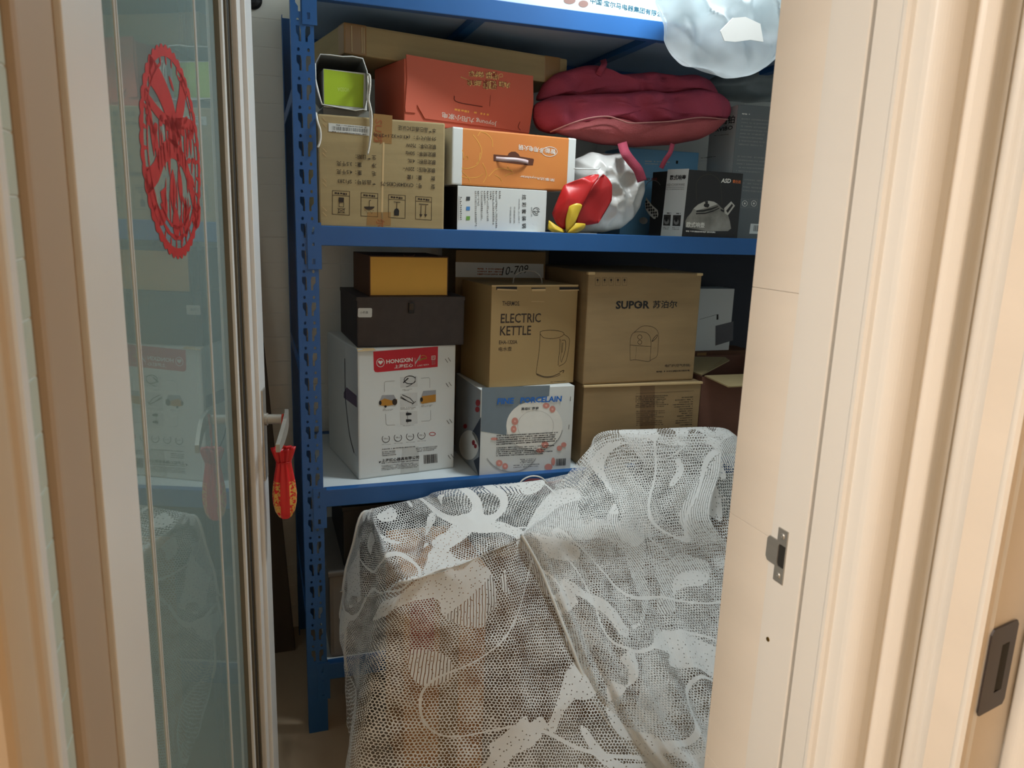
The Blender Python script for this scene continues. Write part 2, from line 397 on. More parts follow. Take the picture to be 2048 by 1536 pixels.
M_GLASS = tintglass()
LA = math.radians(80); LD = np.array([math.cos(LA), math.sin(LA)]); LN = np.array([-math.sin(LA), math.cos(LA)])
hp = LN*.30+LD*.774
door = bpy.data.objects.new('door_1', None); link(door); struct(door)
door.location = (hp[0], hp[1], 0); door.rotation_euler = (0, 0, LA)
box('hinge_stile', (0, -.003, .012), (.101, .035, 2.05), M_WHITEALU, door, .002)
box('glass_pane', (.095, .012, .10), (.680, .018, 1.97), M_GLASS, door)
box('bottom_rail', (.101, 0, .012), (.742, .035, .11), M_WHITEALU, door, .002)
box('top_rail', (.101, 0, 1.96), (.742, .035, 2.05), M_WHITEALU, door, .002)
M_CHAN = mat('bronze_channel', (112, 106, 92), .4, .3, var=.1)
box('channel', (.667, .004, .11), (.742, .033, 1.96), M_CHAN, door)
for x0, x1, y0, m in ((.668, .681, -.001, M_WHITEALU), (.694, .699, -.003, M_CHAN), (.707, .721, -.002, M_DARKGAP), (.727, .733, -.004, M_CHAN)):
    box('glazing_bead', (x0, y0, .11), (x1, .01, 1.96), m, door, .0008, 1)
box('lock_stile_bead', (.741, -.012, .012), (.774, .035, 2.05), M_WHITEALU, door, .003)
box('lock_stile', (.7755, -.020, .012), (.842, .035, 2.05), M_WHITEALU, door, .004)
M_LINE = mat('glass_groove', (200, 202, 200), .4, var=.05)
for x, wd in ((.176, .0028), (.1835, .0024), (.529, .0026), (.5345, .002)):
    box('glass_groove_line', (x, .0105, .11), (x+wd, .0122, 1.96), M_LINE, door)
hd = box('lock_plate', (.787, -.0235, .90), (.823, -.0195, 1.095), M_STEEL, door, .0015)
rs = []
nn = 20
def disc_y(name, x, z, prof, m, parent):
    vs = []
    for y, r in prof:
        for i in range(nn): vs.append((x+r*math.cos(i*math.tau/nn), y, z+r*math.sin(i*math.tau/nn)))
    k = len(prof)
    o = mesh(name, vs, [(j*nn+i, j*nn+(i+1) % nn, (j+1)*nn+(i+1) % nn, (j+1)*nn+i) for j in range(k-1) for i in range(nn)]+[tuple(range(nn)), tuple((k-1)*nn+i for i in range(nn))[::-1]], m, parent, False)
    return o
lev = disc_y('lever_spindle', .805, 1.03, [(-.0235, .013), (-.029, .013), (-.030, .0105), (-.066, .0105)], M_STEEL, door)
# lever blade: flat bent bar running back along the leaf
pts = [(.815, -.066, 1.036), (.795, -.069, 1.034), (.765, -.070, 1.026), (.735, -.068, 1.012), (.70, -.064, .998)]
vs = []; fs = []
for i, (x, y, z) in enumerate(pts):
    hh = (.013, .014, .0155, .014, .008)[i]
    vs += [(x, y-.004, z-hh), (x, y+.004, z-hh), (x, y+.004, z+hh), (x, y-.004, z+hh)]
for i in range(4):
    for j in range(4): fs.append((i*4+j, i*4+(j+1) % 4, i*4+4+(j+1) % 4, i*4+4+j))
fs += [(0, 1, 2, 3), (19, 18, 17, 16)]
b = mesh('lever_blade', vs, fs, M_STEEL, door)
bm = bmesh.new(); bm.from_mesh(b.data); bmesh.ops.recalc_face_normals(bm, faces=bm.faces); bm.to_mesh(b.data); bm.free()
def leafpt(x, y, z): q = hp+LD*x+LN*y; return (q[0], q[1], z)

# ---- lamps
def lamp(name, label, pos, watts, col, r):
    t = thing(name, label, 'lamp', pos)
    n = 40
    def lathe(nm, prof, m):
        vs = [(rr*math.cos(i*math.tau/n), rr*math.sin(i*math.tau/n), z) for rr, z in prof for i in range(n)]
        return mesh(nm, vs, [(j*n+i, j*n+(i+1) % n, (j+1)*n+(i+1) % n, (j+1)*n+i) for j in range(len(prof)-1) for i in range(n)], m, t, True)
    lathe('base_pan', [(.001, .10), (r+.02, .10), (r+.02, .03), (r, .028)], M_WHITEALU)
    em = bpy.data.materials.new(name+'_diffuser'); em.use_nodes = True; b = em.node_tree.nodes['Principled BSDF']
    b.inputs['Emission Color'].default_value = (*col, 1); b.inputs['Emission Strength'].default_value = watts/(math.pi*r*r*3.4)*.3
    lathe('diffuser', [(r, .03), (r*.97, .018), (r*.8, .008), (r*.4, .002), (.001, 0)], em)
    ld = bpy.data.lights.new(name+'_light', 'AREA'); ld.shape = 'DISK'; ld.size = 2*r; ld.energy = watts; ld.color = col
    lo = link(bpy.data.objects.new(name+'_light', ld), t); lo.location = (0, 0, -.005)
    return t
lamp('ceiling_lamp', 'round cool-white ceiling lamp inside the storeroom', ROOM_LAMP_POS, ROOM_LAMP_W, ROOM_LAMP_C, .13)
lamp('ceiling_lamp', 'round warm ceiling lamp in the hall outside the door', HALL_LAMP_POS, HALL_LAMP_W, HALL_LAMP_C, .15)

# ================================================================== RACK
def Z(ox, oy, s): return lambda x, y: (ox+x/s, oy+y/s)
RX0, RX1, RY0, RY1 = .091, 2.10, 1.962, 2.545
rack = thing('steel_rack', 'tall blue steel storage rack with perforated posts and four shelves of boxes', 'rack', (0, 0, 0))
def postmesh():
    """front flange built from pitch-high cells, each with two round holes and two key-hole slots"""
    P = .065; c1 = .31*.053; c2 = .745*.053; V = []; FS = []; z0 = 1.898-.0325-.065*26+.0325+.006
    hs = []
    for c, s in ((c1, 1), (c2, -1)):
        hs.append([(c+.0031*math.cos(a*math.tau/10), P-.010+.0042*math.sin(a*math.tau/10)) for a in range(10)])
        hs.append([(c+s*a, P-.010+b) for a, b in [(-.0048, -.013), (.0045, -.013), (.0065, -.022), (.0065, -.047), (.0012, -.047), (.0012, -.036), (-.0048, -.028)]])
    rect = [(0, 0), (.053, 0), (.053, P), (0, P)]
    vs, fs = fill2d(rect, hs)
    cells = [(1.898-(P-.010)-P*k) for k in range(-1, 27)]
    def add(pv, pf, dz):
        k = len(V); V.extend([(a, 0., b+dz) for a, b in pv]); FS.extend([tuple(i+k for i in f) for f in pf])
        n = len(pv); V.extend([(a, .002, b+dz) for a, b in pv]); FS.extend([tuple(i+k+n for i in reversed(f)) for f in pf])
    for zc in cells:
        if zc < .2: continue
        lo = zc; add(vs, fs, zc)
        for poly in hs:
            q = len(V); L = len(poly); V.extend([(a, 0., b+zc) for a, b in poly]); V.extend([(a, .002, b+zc) for a, b in poly])
            FS.extend([(q+i, q+L+i, q+L+(i+1) % L, q+(i+1) % L) for i in range(L)])
    add([(0, 0), (.053, 0), (.053, lo), (0, lo)], [(0, 1, 2, 3)], 0); top = cells[0]+P; add([(0, top), (.053, top), (.053, 2.03), (0, 2.03)], [(0, 1, 2, 3)], 0)
    me = bpy.data.meshes.new('post'); me.from_pydata(V, [], FS); me.materials.append(M_BLUE); me.update(); return me
PM = postmesh()
for xa in (RX0, RX1-.053):
    p = link(bpy.data.objects.new('post', PM), rack); p.location = (xa, RY0, 0); PO = Vector((xa, RY0, 0))
    for m_ in (0,):
        fx = xa if xa < 1 else xa+.051
        box('post_flange', (fx-xa, .002, 0), (fx-xa+.002, .042, 2.03), M_BLUE, p)
        ix = xa+.051 if xa < 1 else xa
        box('post_lip', (ix-xa, .002, 0), (ix-xa+.002, .014, 2.03), M_BLUE, p)
    q = box('post', (xa, RY1-.002, 0), (xa+.053, RY1, 2.03), M_BLUE, rack)
    box('post_flange', (fx, RY1-.042, 0), (fx+.002, RY1-.002, 2.03), M_BLUE, q)
    for z in (.35, 1.05, 1.72):
        box('side_brace', (fx, RY0+.04, z), (fx+.003, RY1-.04, z+.03), M_BLUE, rack)
SHELF = (.212, .732, 1.427, 1.997)
for zt in SHELF:
    for y0 in (RY0-.001, RY1-.027):
        b = box('beam', (RX0+.056, y0, zt-.049), (RX1-.056, y0+.026, zt), M_BLUE, rack, .002)
        if y0 < 2.2:
            pl = plate('beam_bracket', [(0, 0), (.034, 0), (.034, .115), (0, .115)], [[(.011, .012), (.018, .012), (.018, .026), (.011, .026)], [(.012, .058), (.017, .058), (.017, .066), (.012, .066)], [(.010, .086), (.016, .086), (.018, .104), (.014, .104)]], .002, M_BLUE, b, (RX0+.0265, RY0-.0002, zt-.108), (1, 0, 0), (0, 0, 1))
            box('beam_bracket', (RX1-.06, RY0-.002, zt-.108), (RX1-.027, RY0, zt+.007), M_BLUE, b)
    box('shelf_panel', (RX0+.056, RY0+.0255, zt-.012), (RX1-.056, RY1-.0275, zt-.003), M_DECK, rack)
    box('support_pan', (RX0+.056, RY0+.0255, zt-.022), (RX1-.056, RY1-.0275, zt-.0125), M_PAN, rack)
    for x in (.55, 1.05, 1.6):
        box('cross_bar', (x, RY0+.0255, zt-.04), (x+.03, RY1-.0275, zt-.0225), M_BLUE, rack)
S2, S3, S1, S4 = 1.4242, .7292, 1.9942, .2092

# ================================================================== SHELF AT EYE LEVEL
# --- kraft carton, print upside down
B = Carton('cardboard_carton', 'kraft carton printed upside down with specifications, beside the blue post', 'carton', .148, 1.968, S2, -.6, .317, .43, .268, M_CARD, .004)
z = Z(630, 210, 5.907)
rows = [('本产品已通过3C认证', (1430, 278), (985, 240)), ('外形尺寸：(43.0×32.1×29.0)', (1430, 370), (690, 322)), ('额定功率：750W', (1430, 470), (1075, 448)), ('额定频率：50Hz', (1427, 560), (1070, 540)),
        ('额定容积：4.0L', (1425, 652), (1095, 632)), ('额定电压：220V~', (1420, 748), (1040, 726)), ('数　　量：1套', (1418, 842), (1088, 822)), ('型　　号：CFXB40FC835-75', (1418, 938), (778, 902)),
        ('生产日期：', (720, 596), (480, 580)), ('净　　重：3.5千克', (722, 690), (255, 662)), ('毛　　重：4.5千克', (722, 784), (255, 758)), ('产品货号：SF1283', (722, 892), (268, 872))]
for t, a, b in rows: B.text('lettering', M_INK, t, z(*a), z(*b), 54/5.907, .006, 3)
for q in ([(690, 100), (915, 125), (905, 460), (690, 440)], [(620, 1268), (895, 1265), (895, 1425), (610, 1420)]): B.quad('tape', M_TAPE, [z(*p) for p in q], 1)
B.quad('crease', M_CARDIN, [z(*p) for p in [(800, 440), (822, 440), (800, 1400), (778, 1400)]], 1)
B.text('stamp', M_REDINK, 'SU苏', z(705, 165), z(690, 450), 100/5.907, .01, 2); B.text('stamp', M_REDINK, '尔', z(722, 1345), z(722, 1440), 100/5.907, .01, 2)
B.quad('barcode_label', M_WHITE, [z(*p) for p in [(160, 212), (645, 255), (640, 365), (160, 312)]], 2)
B.barcode('barcode', z(200, 250), z(625, 285), z(200, 295), 46); B.fine('fine_print', M_FINEGREY, z(250, 228), z(620, 262), z(250, 244), 1, .7, 3); B.fine('fine_print', M_FINEGREY, z(200, 305), z(625, 345), z(200, 322), 1, .7, 3)
for x0, y0, x1, y1 in ((207, 1010, 410, 1302), (545, 1035, 742, 1322), (870, 1058, 1067, 1340), (1190, 1080, 1377, 1360)):
    B.line('handling_icon', M_INK, [z(x0, y0), z(x1, y0+12), z(x1-3, y1), z(x0-2, y1-12)], .9, 1, closed=True); B.line('handling_icon', M_INK, [z(x0, y0+55), z(x1, y0+67)], .9, 1)
    B.fine('handling_icon', M_INK, z(x0+25, y0+15), z(x1-20, y0+28), z(x0+25, y0+48), 1, .75, 1, ragged=0, ch=.006)
B.quad('handling_icon', M_INK, [z(*p) for p in [(280, 1090), (342, 1095), (340, 1148), (278, 1144)]], 2)
for p in ([(285, 1150), (340, 1152), (338, 1205), (284, 1202)], [(280, 1225), (345, 1228), (342, 1275), (278, 1272)]): B.line('handling_icon', M_INK, [z(*q) for q in p], .9, 2, closed=True)
B.line('handling_icon', M_INK, [z(265, 1222), z(355, 1278)], .8, 2); B.line('handling_icon', M_INK, [z(355, 1222), z(265, 1278)], .8, 2)
B.quad('handling_icon', M_INK, [z(640+62*math.cos(a), 1200+38*math.sin(a)) for a in [math.pi*i/12 for i in range(13)]], 2)
B.line('handling_icon', M_INK, [z(641, 1200), z(641, 1130), z(660, 1126)], 1.1, 2)
for k in range(7): B.disc('handling_icon', M_INK, z(590+k*16, 1248+(k % 3)*14), .7, .9, 2, n=6)
B.quad('handling_icon', M_BLACKINK, [z(*p) for p in [(935, 1305), (990, 1308), (994, 1250), (982, 1226), (962, 1222), (942, 1232), (934, 1255)]], 2)
B.line('handling_icon', M_INK, [z(966, 1225), z(968, 1148)], 1.1, 2); B.line('handling_icon', M_INK, [z(932, 1145), z(1006, 1150)], 1.3, 2)
B.line('handling_icon', M_INK, [z(1230, 1170), z(1335, 1176)], 1.5, 2)
for x in (1250, 1305):
    B.line('handling_icon', M_INK, [z(x+4, 1185), z(x, 1300)], 1.2, 2); B.quad('handling_icon', M_INK, [z(x-18, 1290), z(x+20, 1292), z(x, 1328)], 2)
M_STAPLE = flat('staple_wire', (190, 176, 146), .35, .8)
for yy in (150, 215, 510, 565, 862, 915, 1205, 1265): B.line('staple', M_STAPLE, [z(92, yy), z(135, yy+45)], 1.1, 2)
box('top_flap_seam', (.02, .02, .268), (.297, .41, .2695), M_CARD2, B.o)
B.done()

# --- black-sided white box, print turned sideways
B = Carton('cookware_box', 'white box with sideways black print and coloured squares, under the orange box', 'box', .503, 1.975, S2, 8, .268, .20, .116, M_WHITE, .0015)
z = Z(890, 240, 6.4)
B.quad('side_panel', M_BLACK, [(0.001, .001), (.199-.2, .001), (-.199, .001), (-.199, .115), (.001-.002, .115)], 1, 'left', uv=True)
z2 = lambda x, y: z(x, y)
def vtext(t, x, y0, y1, h, m=M_FINEGREY, bold=0., mir=False): B.text('lettering', m, t, z(x, y0), z(x-2, y1), h/6.4, bold, 2)
for ch, y0, y1 in (('炫', 955, 1020), ('彩', 1050, 1115), ('套', 1135, 1200), ('装', 1225, 1290), ('锅', 1320, 1385)): B.text('lettering', M_BLACKINK, ch, z(985, y0), z(983, y1), 62/6.4, .008, 2)
vtext('MODEL: JC-G817', 935, 1010, 1320, 24); vtext('不锈钢奶锅', 878, 1105, 1320, 22); vtext('不锈钢汤锅', 828, 1105, 1318, 22)
B.arc('logo', M_BLACKINK, z(1168, 1170), 7, 7.6, 60, 330, 1.1, 2); B.line('logo', M_BLACKINK, [z(1128, 1170), z(1212, 1172)], 1.1, 2); B.arc('logo', M_BLACKINK, z(1170, 1170), 3.6, 4.4, -90, 200, 1., 2); B.fine('logo', M_FINEGREY, z(1100, 1115), z(1112, 1115), z(1100, 1235), 9, .6, 2, ragged=0)
for x, y0, y1, s in ((700, 905, 1010, 1), (655, 905, 1385, 2), (618, 905, 1340, 3), (585, 905, 1020, 4), (545, 905, 1295, 5), (505, 905, 1090, 6), (468, 905, 1290, 7), (425, 905, 1100, 8), (392, 905, 1365, 9), (200, 980, 1285, 10)):
    B.fine('fine_print', M_FINEGREY if x != 200 else M_INK, z(x-9, y0), z(x+9, y0), z(x-9, y1), int((y1-y0)/24), .62, 2, ragged=0, ch=.0024, seed=s)
B.line('fine_print', M_FINEGREY, [z(178, 975), z(172, 1280)], .6, 2)
for y, m in ((1005, flat('print_charcoal', (60, 66, 68))), (1132, flat('print_blue', (70, 130, 190))), (1255, flat('print_green', (106, 156, 66)))): B.quad('colour_square', m, [z(272, y-24), z(320, y-24), z(317, y+25), z(269, y+25)], 2)
vs = [(.268+.0, .004, .004), (.276, .02, .004), (.277, .02, .112), (.268, .004, .112), (.268, .19, .004), (.268, .19, .112)]
mesh('open_end_flap', vs, [(0, 1, 2, 3), (1, 4, 5, 2)], M_CARDIN, B.o)
B.done()

# --- orange box with slot handle, upside down
B = Carton('hotpot_box', 'orange box with white ends and a slot handle, upside-down print', 'box', .487, 1.975, 1.5425, 9.5, .378, .115, .144, M_ORG, .004)
for u0, u1 in ((.0, .031), (.351, .378)):
    box('white_end_band', (u0-.0004, -.0004, -.0002), (u1+.0004, .1154, .1444), M_WHITE, B.o, .004)
z = Z(890, 240, 6.4)
B.text('lettering', M_WHITEINK, '荣事达Royalstar', z(1405, 745), z(960, 700), 44/6.4, .004, 2)
B.text('lettering', M_WHITEINK, '多用电火锅', z(1262, 358), z(945, 312), 66/6.4, .012, 2); B.text('lettering', M_WHITEINK, '智能', z(1420, 378), z(1278, 352), 66/6.4, .012, 2)
B.arc('lettering', M_WHITEINK, z(1338, 405), 15, 9.5, 0, 360, 1.2, 2, 28)
M_SWIRL = flat('gold_swirl_print', (236, 176, 84))
for c in ([(360, 190), (430, 290), (470, 400), (440, 520), (400, 560)], [(420, 200), (460, 150), (540, 180), (600, 250), (610, 340)], [(190, 330), (230, 420), (235, 490), (250, 500)], [(190, 610), (300, 620), (420, 560), (450, 420)], [(180, 620), (240, 680), (300, 740), (320, 800)], [(190, 720), (300, 740), (420, 730), (490, 690)],
          [(480, 550), (520, 640), (530, 720), (490, 800)], [(560, 720), (640, 640), (740, 620), (860, 650)], [(640, 700), (700, 740), (730, 790)], [(760, 720), (820, 690), (880, 680)], [(800, 590), (820, 630), (860, 660)], [(250, 480), (280, 460), (295, 490), (270, 510)]):
    B.curve('swirl_print', M_SWIRL, [z(*p) for p in c], 1.4, 1)
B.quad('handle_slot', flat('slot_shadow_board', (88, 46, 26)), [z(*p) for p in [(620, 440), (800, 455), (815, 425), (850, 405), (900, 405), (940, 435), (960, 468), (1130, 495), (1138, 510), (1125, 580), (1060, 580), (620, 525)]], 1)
pts = spline([(*B.uv(*z(632, 490)), .002), (*B.uv(*z(740, 505)), -.010), (*B.uv(*z(880, 512)), -.013), (*B.uv(*z(1000, 530)), -.010), (*B.uv(*z(1080, 545)), .002)], 14)
vs = []; fs = []
for u, v, y in pts: vs += [(u, y, v-.0050), (u, y, v+.0050)]
for i in range(13): fs.append((2*i, 2*i+2, 2*i+3, 2*i+1))
hb = mesh('carry_handle', vs, fs, mat('mauve_plastic', (196, 174, 176), .4), B.o, True); md = hb.modifiers.new('thick', 'SOLIDIFY'); md.thickness = .0015
B.done()

# --- orange-red box, upside down, with lid flap
B = Carton('appliance_gift_box', 'orange-red gift box lying upside down on top of the kraft and orange boxes', 'box', .375, 2.05, 1.6945, 14, .392, .20, .160, M_ORRED, .003)
z = Z(780, 90, 6.827)
lid = [z(215, 130), z(1600, 375), z(1945, 425), z(1950, 800), z(1890, 1205), z(1500, 1140), (780+470/6.827, 90+1005/6.827), z(360, 815), z(345, 930), z(205, 915), z(200, 850), z(228, 460)]
vs2 = [B.uv(*p) for p in lid]; n = len(vs2)
mesh('lid_flap', [(u, -.0035, v) for u, v in vs2]+[(u, -.0005, v) for u, v in vs2], [tuple(range(n))]+[(i, (i+1) % n, n+(i+1) % n, n+i) for i in range(n)], M_ORRED, B.o)
OFF = 12
B.text('lettering', M_WHITEINK, 'Joyoung 九阳小家电', z(1448, 1045), z(700, 905), 84/6.827, .008, OFF)
M_GOLD = flat('gold_outline_print', (240, 206, 136)); M_GOLDIN = flat('dark_gold_print', (112, 60, 34))
for bold, m, ly in ((.10, M_GOLD, OFF), (-.004, M_GOLDIN, OFF+1)):
    B.text('slogan', m, '九阳', z(1635, 518), z(1475, 488), 80/6.827, bold, ly); B.text('slogan', m, '健康', z(1450, 488), z(1250, 478), 122/6.827, bold, ly); B.text('slogan', m, '血动食', z(1240, 482), z(1035, 478), 80/6.827, bold, ly)
    B.text('slogan', m, '快乐', z(1462, 372), z(1290, 362), 100/6.827, bold, ly); B.text('slogan', m, '齐分享', z(1275, 368), z(1065, 350), 80/6.827, bold, ly)
B.curve('slogan', M_GOLD, [z(958, 440), z(1030, 470), z(1100, 500)], 1.6, OFF); B.curve('slogan', M_GOLD, [z(1470, 470), z(1480, 410), z(1520, 400), z(1525, 435), z(1490, 440)], 1.4, OFF)
B.fine('slogan', M_SWIRL, z(875, 865), z(1320, 935), z(868, 905), 1, .8, OFF, ragged=0, ch=.009)
B.curve('tab_cut', flat('cut_shadow', (96, 30, 20)), [z(868, 700), z(875, 760), z(960, 795), z(1100, 820), z(1250, 845)], 1.6, OFF); B.line('tab_cut', flat('cut_shadow', (96, 30, 20)), [z(1362, 690), z(1350, 840)], .8, OFF)
B.curve('tab_cut', flat('cut_shadow', (96, 30, 20)), [z(1765, 1050), z(1740, 1120), z(1770, 1165)], 1.2, OFF)
B.done()

# --- long flat carton right under the top shelf
B = Carton('flat_carton', 'long flat kraft carton lying under the top shelf, above the orange-red box', 'carton', .226, 2.075, 1.856, 11.5, .68, .30, .074, M_CARD, .006)
for u0, u1 in ((.0, .06), (.60, .655)): box('tape_strip', (u0-.0008, -.0008, .0004), (u1, .05, .0746), M_TAPE, B.o, .004)
for k, u in enumerate((.018, .045, .05)):
    box('tape_wrinkle', (u, -.0028, .006), (u+.0025, 0, .068), mat('shiny_tape', (205, 184, 140), .15), B.o, .001)
B.done()
box('carton_pad', (.02, .02, -.02), (.3, .2, -.001), M_CARD, B.o) if False else None

# --- grey paper bag on its side with a lime box inside
bag = thing('paper_bag', 'grey paper gift bag lying open with a lime box in it', 'bag', (0, 0, 0))
zb = Z(625, 100, 6.98)
yb = 1.985
outer = [(40, 190), (110, 65), (250, 75), (420, 98), (560, 95), (700, 125), (760, 300), (770, 660), (730, 830), (600, 850), (130, 765), (45, 420)]
inner = [(125, 235), (735, 320), (720, 820), (135, 760)]
FO = [ony(*zb(*p), yb-.005) for p in outer]; n = len(FO)
Bk = [np.array([p[0]*.96+.01, 2.25, 1.70+(p[2]-1.70)*.95]) for p in FO]
for p in FO+Bk: p[2] = max(p[2], 1.6945)
vs = [tuple(p) for p in FO+Bk]
o = mesh('bag_wall', vs, [(i, (i+1) % n, n+(i+1) % n, n+i) for i in range(n)], M_GREYBAG, bag); md = o.modifiers.new('t', 'SOLIDIFY'); md.thickness = .0015
rim = [tuple(p+np.array([0, -.001, .0008])) for p in FO]; tube('bag_rim', rim+[rim[0]], .0013, M_WHITE, bag, 6)
M_CORD = mat('white_cord', (216, 214, 206), .7, var=.1, scale=(60, 60, 60), bump=.4, bscale=400)
def cord(pts, yy): return [tuple(ony(*zb(px, py), y)) for (px, py), y in zip(pts, yy)]
tube('cord_handle', spline(cord([(765, 335), (800, 360), (805, 500), (785, 680), (800, 760), (825, 900), (822, 1100), (800, 1300), (770, 1460)], [1.978, 1.965, 1.962, 1.962, 1.961, 1.960, 1.960, 1.960, 1.960]), 40), .0023, M_CORD, bag, 7)
tube('cord_handle', spline(cord([(770, 345), (775, 500), (765, 660), (790, 780), (805, 950), (808, 1150), (785, 1400)], [1.978, 1.966, 1.963, 1.963, 1.962, 1.962, 1.962]), 40), .002, M_CORD, bag, 7)
tube('cord_handle', spline(cord([(45, 420), (70, 560), (130, 755)], [1.978, 1.972, 1.97]), 16), .002, M_CORD, bag, 7)
tube('cord_handle', spline(cord([(50, 880), (70, 1000), (108, 1120), (112, 1230), (95, 1310), (72, 1360)], [1.978, 1.955, 1.955, 1.955, 1.955, 1.955]), 24), .0026, M_CORD, bag, 7)
B = Carton('lime_box', 'lime green box with white edges inside the grey paper bag', 'box', .166, 1.99, 1.712, 3.7, .106, .20, .088, M_WHITE, .001)
zz = zb
B.quad('front_panel', M_GREEN, [zz(*p) for p in [(155, 265), (715, 345), (705, 808), (165, 755)]], 2)
B.text('lettering', flat('pale_green_ink', (190, 214, 110)), 'VOSDA', zz(510, 528), zz(345, 520), 50/6.98, .01, 3)
B.done()
bx = box('bag_base_fold', (.165, 2.0, 1.6945), (.285, 2.2, 1.711), M_GREYBAG, bag)

# --- red fabric bag
rb = thing('fabric_bag', 'red fabric tote bag lying on its side with a mesh bottom panel', 'bag', (0, 0, 0))
def redfab(name, rgb, sc):
    m = mat(name, rgb, .75, var=.15, scale=(12, 12, 12), bump=.5, bscale=sc); return m
M_RFAB = redfab('red_nonwoven', (170, 66, 88), 420); M_RMESH = redfab('dusty_red_mesh', (158, 74, 76), 240)
pillow('upper_panel', [(1070, 200), (1085, 170), (1112, 148), (1150, 136), (1180, 134), (1200, 146), (1222, 152), (1300, 147), (1380, 152), (1420, 164), (1437, 190), (1400, 188), (1330, 190), (1260, 194), (1180, 195), (1110, 198)], 2.19, .12, M_RFAB, rb, .026, 11, 3, ridge=True, power=5, diag=True)
pillow('middle_panel', [(1068, 208), (1110, 192), (1180, 189), (1260, 188), (1330, 184), (1400, 182), (1437, 189), (1456, 210), (1456, 240), (1400, 247), (1350, 252), (1260, 256), (1215, 248), (1180, 248), (1145, 258), (1105, 268), (1076, 258), (1066, 235)], 2.15, .15, M_RFAB, rb, .030, 9, 7, ridge=True, power=4.5, diag=True)
pillow('mesh_panel', [(1105, 262), (1145, 245), (1180, 236), (1215, 234), (1240, 241), (1260, 247), (1300, 246), (1350, 243), (1400, 236), (1454, 240), (1430, 262), (1395, 279), (1340, 290), (1270, 294), (1200, 288), (1150, 277)], 2.11, .12, M_RMESH, rb, .010, 9, 5, power=3.5)
tube('piping', [tuple(ony(px, py, y)) for (px, py), y in zip(spline([(1100, 264), (1145, 246), (1180, 236), (1215, 233), (1240, 240), (1260, 246), (1300, 245), (1350, 242), (1400, 235), (1455, 239)], 50), np.interp(np.linspace(0, 1, 50), [0, .12, .5, .85, 1], [2.09, 2.055, 2.036, 2.05, 2.09]))], .0022, mat('pale_piping', (176, 118, 112), .6), rb, 6)
def ribbon(name, pts, yy, wpx, m, parent, th=.0015, n=24):
    c = spline([(a, b, y) for (a, b), y in zip(pts, yy)], n); vs = []; fs = []
    for i, (px, py, y) in enumerate(c):
        d = c[min(i+1, n-1)]-c[max(i-1, 0)]; L = math.hypot(d[0], d[1]) or 1; nx, ny = -d[1]/L*wpx/2, d[0]/L*wpx/2
        vs += [ony(px+nx, py+ny, y), ony(px-nx, py-ny, y)]
    for i in range(n-1): fs.append((2*i, 2*i+1, 2*i+3, 2*i+2))
    o = mesh(name, vs, fs, m, parent, True); md = o.modifiers.new('t', 'SOLIDIFY'); md.thickness = th; return o
ribbon('strap', [(1244, 286), (1250, 305), (1262, 322), (1276, 340), (1284, 362)], [2.04, 1.995, 1.99, 1.99, 2.0], 19, M_RFAB, rb)
ribbon('strap', [(1196, 150), (1203, 138), (1208, 128), (1206, 120)], [2.13, 2.12, 2.13, 2.16], 12, M_RFAB, rb)
ribbon('strap', [(1345, 288), (1340, 305), (1330, 320), (1322, 336)], [2.06, 2.03, 2.03, 2.04], 9, M_RFAB, rb)

# --- white wrapped bundle
M_FOIL = mat('white_crinkled_wrap', (198, 197, 194), .34, var=.15, scale=(14, 14, 14), bump=.5, bscale=22)
wbn = thing('wrapped_bundle', 'round bundle wrapped in crinkled white plastic under the red bag', 'bundle', (0, 0, 0))
pillow('wrapping', [(1143, 345), (1150, 318), (1180, 306), (1240, 308), (1268, 322), (1282, 350), (1284, 380), (1276, 415), (1258, 442), (1235, 458), (1190, 466), (1146, 464), (1140, 400)], 2.10, .17, M_FOIL, wbn, .022, 20, 9, ridge=True, rings=24, n=180)
tube('fold_edge', [tuple(ony(px, py, 2.014)) for px, py in spline([(1148, 337), (1170, 338), (1195, 338), (1200, 334)], 14)], .0018, M_WHITE, wbn, 6)

# --- red and yellow fabric piece
rf = thing('fabric_pouch', 'folded red satin pouch with yellow lining at the shelf edge', 'pouch', (0, 0, 0))
M_SATIN = mat('red_satin_cloth', (186, 30, 30), .42, var=.18, scale=(16, 16, 16)); M_SATIN2 = mat('deep_red_satin', (160, 26, 28), .42, var=.2, scale=(16, 16, 16)); M_YSAT = mat('yellow_satin', (208, 176, 52), .42, var=.18, scale=(20, 20, 20))
def folded(nm, pts, faces, m):
    o = mesh(nm, [ony(*q) for q in pts], faces, m, rf)
    md = o.modifiers.new('t', 'SOLIDIFY'); md.thickness = .003
    md = o.modifiers.new('s', 'SUBSURF'); md.levels = 2; md.render_levels = 2
    for f in o.data.polygons: f.use_smooth = True
    at = o.data.attributes.new('crease_edge', 'FLOAT', 'EDGE')
    for i, e in enumerate(o.data.edges): at.data[i].value = .55
    return o
folded('red_body', [(1103, 428, 1.992), (1127, 370, 1.992), (1165, 356, 1.982), (1186, 368, 1.972), (1166, 410, 1.974), (1128, 462, 1.984), (1138, 392, 1.970), (1112, 447, 1.988), (1178, 352, 2.004), (1206, 347, 1.996), (1148, 372, 1.988), (1130, 420, 1.972)],
       [(1, 10, 6), (1, 2, 10), (10, 2, 3), (10, 3, 4, 6), (6, 4, 11), (11, 4, 5), (0, 1, 6), (0, 6, 11), (0, 11, 7), (7, 11, 5), (2, 8, 3), (8, 9, 3)], M_SATIN)
